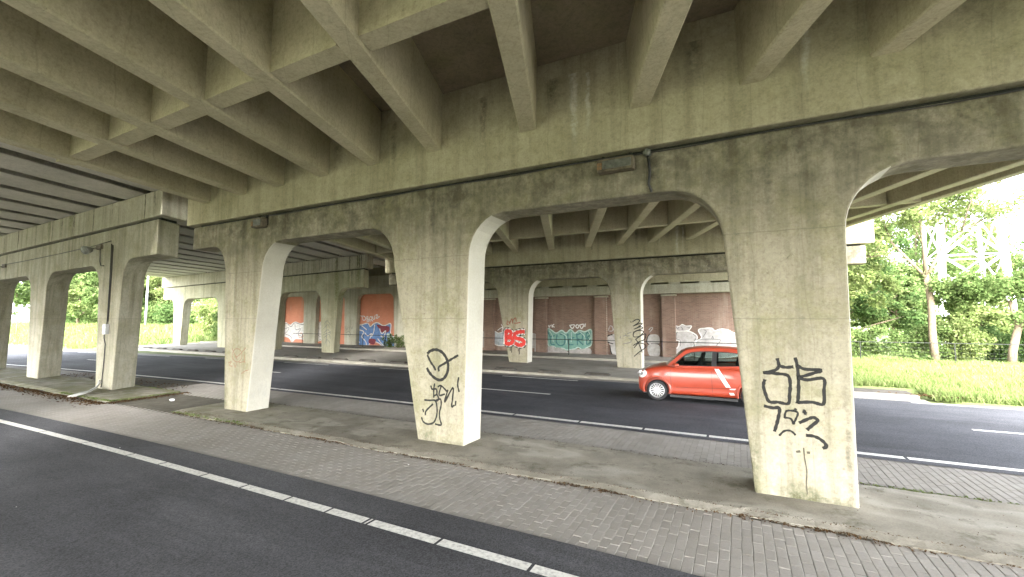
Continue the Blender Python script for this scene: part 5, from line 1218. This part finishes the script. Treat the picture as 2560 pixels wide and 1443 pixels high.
BG = [  # back rows on the right
 (2.2,37,12,3.4,'leaf_yellow','pale green tree behind the right hand column edge'), (6.6,39,11,3.4,'leaf_dark','dark green tree standing behind the slim forked tree'),
 (10.2,42,6.5,2.4,'leaf','dense mid green tree between the slim tree and the pylon'), (14.5,40,2.9,2.0,'leaf_yellow','low yellow green tree in front of the white pylon'),
 (19.0,41,3.2,2.2,'leaf','leafy tree in front of the right leg of the pylon'), (25,44,7,3.8,'leaf_dark','dark tree right of the pylon at the picture edge'),
 (1.0,50,13,4.4,'leaf','tall far tree behind the gap beside the right column'), (8,56,14,4.8,'leaf_yellow','tall pale tree in the far row left of the pylon'),
 (26,64,9,4.6,'leaf','far tree in the back row right of the pylon'), (17.2,61,19,5.0,'leaf','tall tree behind the left leg of the pylon'), (21.5,66,17,5.0,'leaf_yellow','pale tree behind the right leg of the pylon'), (25.5,72,15,5.4,'leaf_dark','dark tree showing through the middle of the pylon'), (34,48,11,5,'leaf_yellow','far pale tree outside the verge on the far right')]
for i, (x, y, h, s, m_, lab) in enumerate(BG): tree('tree', lab, (x, y, .1), h, s, M[m_], 40+i, 30000, .105, .10, .2, 14, 'trees behind the right wire fence', sparse=.5)
def shrub(label, x, y, z, h, s, mat, seed, n=5000, leaf=.08, group=None):
    t = thing('shrub', label, 'shrub', group, loc=(x, y, z)); rr = random.Random(seed); mb = MB(); C = []; R = []
    for k in range(7):
        a = rr.uniform(0, 6.28); d = Vector((math.cos(a)*.55, math.sin(a)*.4, 1)); P, _ = limb(mb, (x+rr.uniform(-.2,.2), y+rr.uniform(-.2,.2), z-.05), d, h*rr.uniform(.6,.95), .025, .006, rr)
        for q in P[1:]: C.append((q.x+rr.gauss(0,.2)*s, q.y+rr.gauss(0,.2)*s, q.z)); R.append(s*rr.uniform(.22,.42))
    mb.build('stems', M['bark'], t, fn=shifted((x, y, z))); leaf_cloud('foliage', C, R, n, leaf, mat, t, seed, (x, y, z), .8, .5)
SH = ['round light green shrub behind the fence next to the near column','low dark shrub behind the fence left of the slim tree','bushy green shrub behind the slim tree trunk','pale shrub between the slim tree and the leaning tree','dark shrub at the foot of the leaning tree','spreading shrub right of the leaning tree','tall shrub at the right end of the fence']
for i, (x, h, s, m_) in enumerate([(4.2,2.6,1.3,'leaf_yellow'),(6.2,2.2,1.2,'leaf'),(8.0,2.5,1.3,'leaf'),(9.9,2.3,1.3,'leaf_yellow'),(11.9,2.1,1.3,'leaf_dark'),(14.0,2.6,1.5,'leaf'),(16.8,2.8,1.6,'leaf_yellow')]):
    shrub(SH[i], x, 30.7+.5*math.sin(i*2), .1, h, s, M[m_], 70+i, 11000, .065)
# left bank
LT = [(-66,38,11,4.2,'leaf','broad tree behind the lamp post on the left bank'),(-74,33,12,4.4,'leaf_yellow','tall pale tree left of the lamp post'),(-60,46,13,4.8,'leaf_dark','dark tree behind the far pale pier'),
 (-86,38,12,4.8,'leaf','large tree seen through the wide left arch'),(-98,45,13,5.2,'leaf_yellow','yellow green tree behind the wide left arch'),(-52,40,11,4.2,'leaf','tree right of the lamp post above the grass'),
 (-80,55,15,5.8,'leaf','tall far tree in the back row on the left bank'),(-104,58,15,6.0,'leaf_dark','dark far tree in the back row on the left bank'),(-82,27,11,4.0,'leaf','bushy tree left of the short post on the bank'),(-90,31,12,4.4,'leaf_yellow','pale tree in the middle of the wide left arch'),(-101,31,12,4.6,'leaf','green tree at the left jamb of the wide left arch'),(-108,39,14,5.4,'leaf_dark','dark tree behind the middle of the wide left arch'),(-73,27,9,3.4,'leaf','round tree right inside the wide left arch')]
for i, (x, y, h, s, m_, lab) in enumerate(LT): tree('tree', lab, (x, y, z_left(x, y)), h, s, M[m_], 90+i, 26000, .15, .10, .2, 13, 'trees on the left grass bank', sparse=.5)
tree('young_tree', 'young thin tree against the bright sky in the far left arch', (-76,19.6,z_left(-76,19.6)), 8.5, 2.2, M['leaf'], 120, 4500, .14, .4, .07, 9, sparse=.6)
tree('young_tree', 'slim trunked tree on the bank inside the wide left arch', (-63,19.5,z_left(-63,19.5)), 7, 1.8, M['leaf_yellow'], 121, 5000, .14, .45, .09, 8, sparse=.55)
LS = ['dense shrub filling the far left pier arch','leafy shrub at the right of the far left pier arch','tall shrub behind the far left pier','shrub beside the far pavement end','wide shrub behind the far pier columns']
for i, (x, y, h, s) in enumerate([(-51.5,28.5,4.6,2.4),(-47.5,27.5,4.4,2.3),(-54.5,31,5.2,2.6),(-43.8,29.5,4.6,2.2),(-49,32,6.0,2.8)]): shrub(LS[i], x, y, .1, h, s, M['leaf' if i % 2 else 'leaf_yellow'], 130+i, 9000, .12)
HB = ['low hedge shrub %s on the left bank' % w_ for w_ in ('right of the lamp post','just behind the lamp post','left of the lamp post','right of the short post','behind the short post','left of the short post','by the left jamb of the wide arch')]
for i, (x, y) in enumerate([(-62,30),(-70,31),(-76,30.5),(-83,30),(-89,30),(-96,31),(-103,31.5)]): shrub(HB[i], x, y, z_left(x, y), 3.4, 3.4, M['leaf' if i % 2 else 'leaf_dark'], 150+i, 7000, .16)
for i, (x, y) in enumerate([(-24.2,26.2),(-22.9,26.0)]): shrub(['small weedy shrub growing by the orange wall','tiny weedy shrub right of the orange wall'][i], x, y, .2, 1.1, .5, M['leaf'], 140+i, 900, .05)

# ================================================================== GRASS
def blades(name, label, n, region, fz, h, seed, wd=.012):
    rg = np.random.default_rng(seed); P = np.array([region(rg) for _ in range(n)]); z = np.array([fz(x, y) for x, y in P])
    a = rg.uniform(0, 6.283, n); ln = rg.uniform(.1,.7,n); hh = h*rg.uniform(.5,1.3,n)*(.7+.6*(np.sin(P[:,0]*1.7)*np.sin(P[:,1]*2.1)*.5+.5)); wv = wd*rg.uniform(.7,1.5,n)
    tx, ty = np.cos(a), np.sin(a); lx, ly = -ty*ln*hh, tx*ln*hh
    V = np.empty((n,4,3)); V[:,0] = np.stack([P[:,0]-tx*wv, P[:,1]-ty*wv, z-.02], 1); V[:,1] = np.stack([P[:,0]+tx*wv, P[:,1]+ty*wv, z-.02], 1)
    V[:,2] = np.stack([P[:,0]+lx*.45+tx*wv*.7, P[:,1]+ly*.45+ty*wv*.7, z+hh*.6], 1); V[:,3] = np.stack([P[:,0]+lx, P[:,1]+ly, z+hh], 1)
    me = bpy.data.meshes.new(name); me.vertices.add(4*n); me.vertices.foreach_set('co', V.astype(np.float32).ravel()); me.loops.add(4*n); me.loops.foreach_set('vertex_index', np.arange(4*n, dtype=np.int32))
    me.polygons.add(n); me.polygons.foreach_set('loop_start', np.arange(0,4*n,4,dtype=np.int32)); me.polygons.foreach_set('loop_total', np.full(n,4,dtype=np.int32)); me.materials.append(M['grass']); me.update(calc_edges=True)
    o = bpy.data.objects.new(name, me); COL.objects.link(o); tag(o, label, None, None, 'stuff')
blades('grass', 'long bright grass on the right verge', 110000, lambda g: (lambda x, y: (x, y) if x > 5.0 or y > 18.75 else (5.0+20*g.random(), y))(2.9+26*g.random()**1.3, 17.3+12.3*g.random()), z_right, .2, 1)
blades('grass', 'long grass on the left bank', 30000, lambda g: (-47-55*g.random(), 15.5+16*g.random()), lambda x, y: z_left(x, y) if y > curve_y(x,17.2)+1.0 else -.5, .38, 2, .03)
r = random.Random(31); S = [(r.gauss(5.4,.4), 17.5+abs(r.gauss(0,.25)), .08, r.uniform(.02,.06)) for i in range(500)]
debris('dead_plants', 'heap of dry brown plants at the end of the far kerb', S, M['dead'])
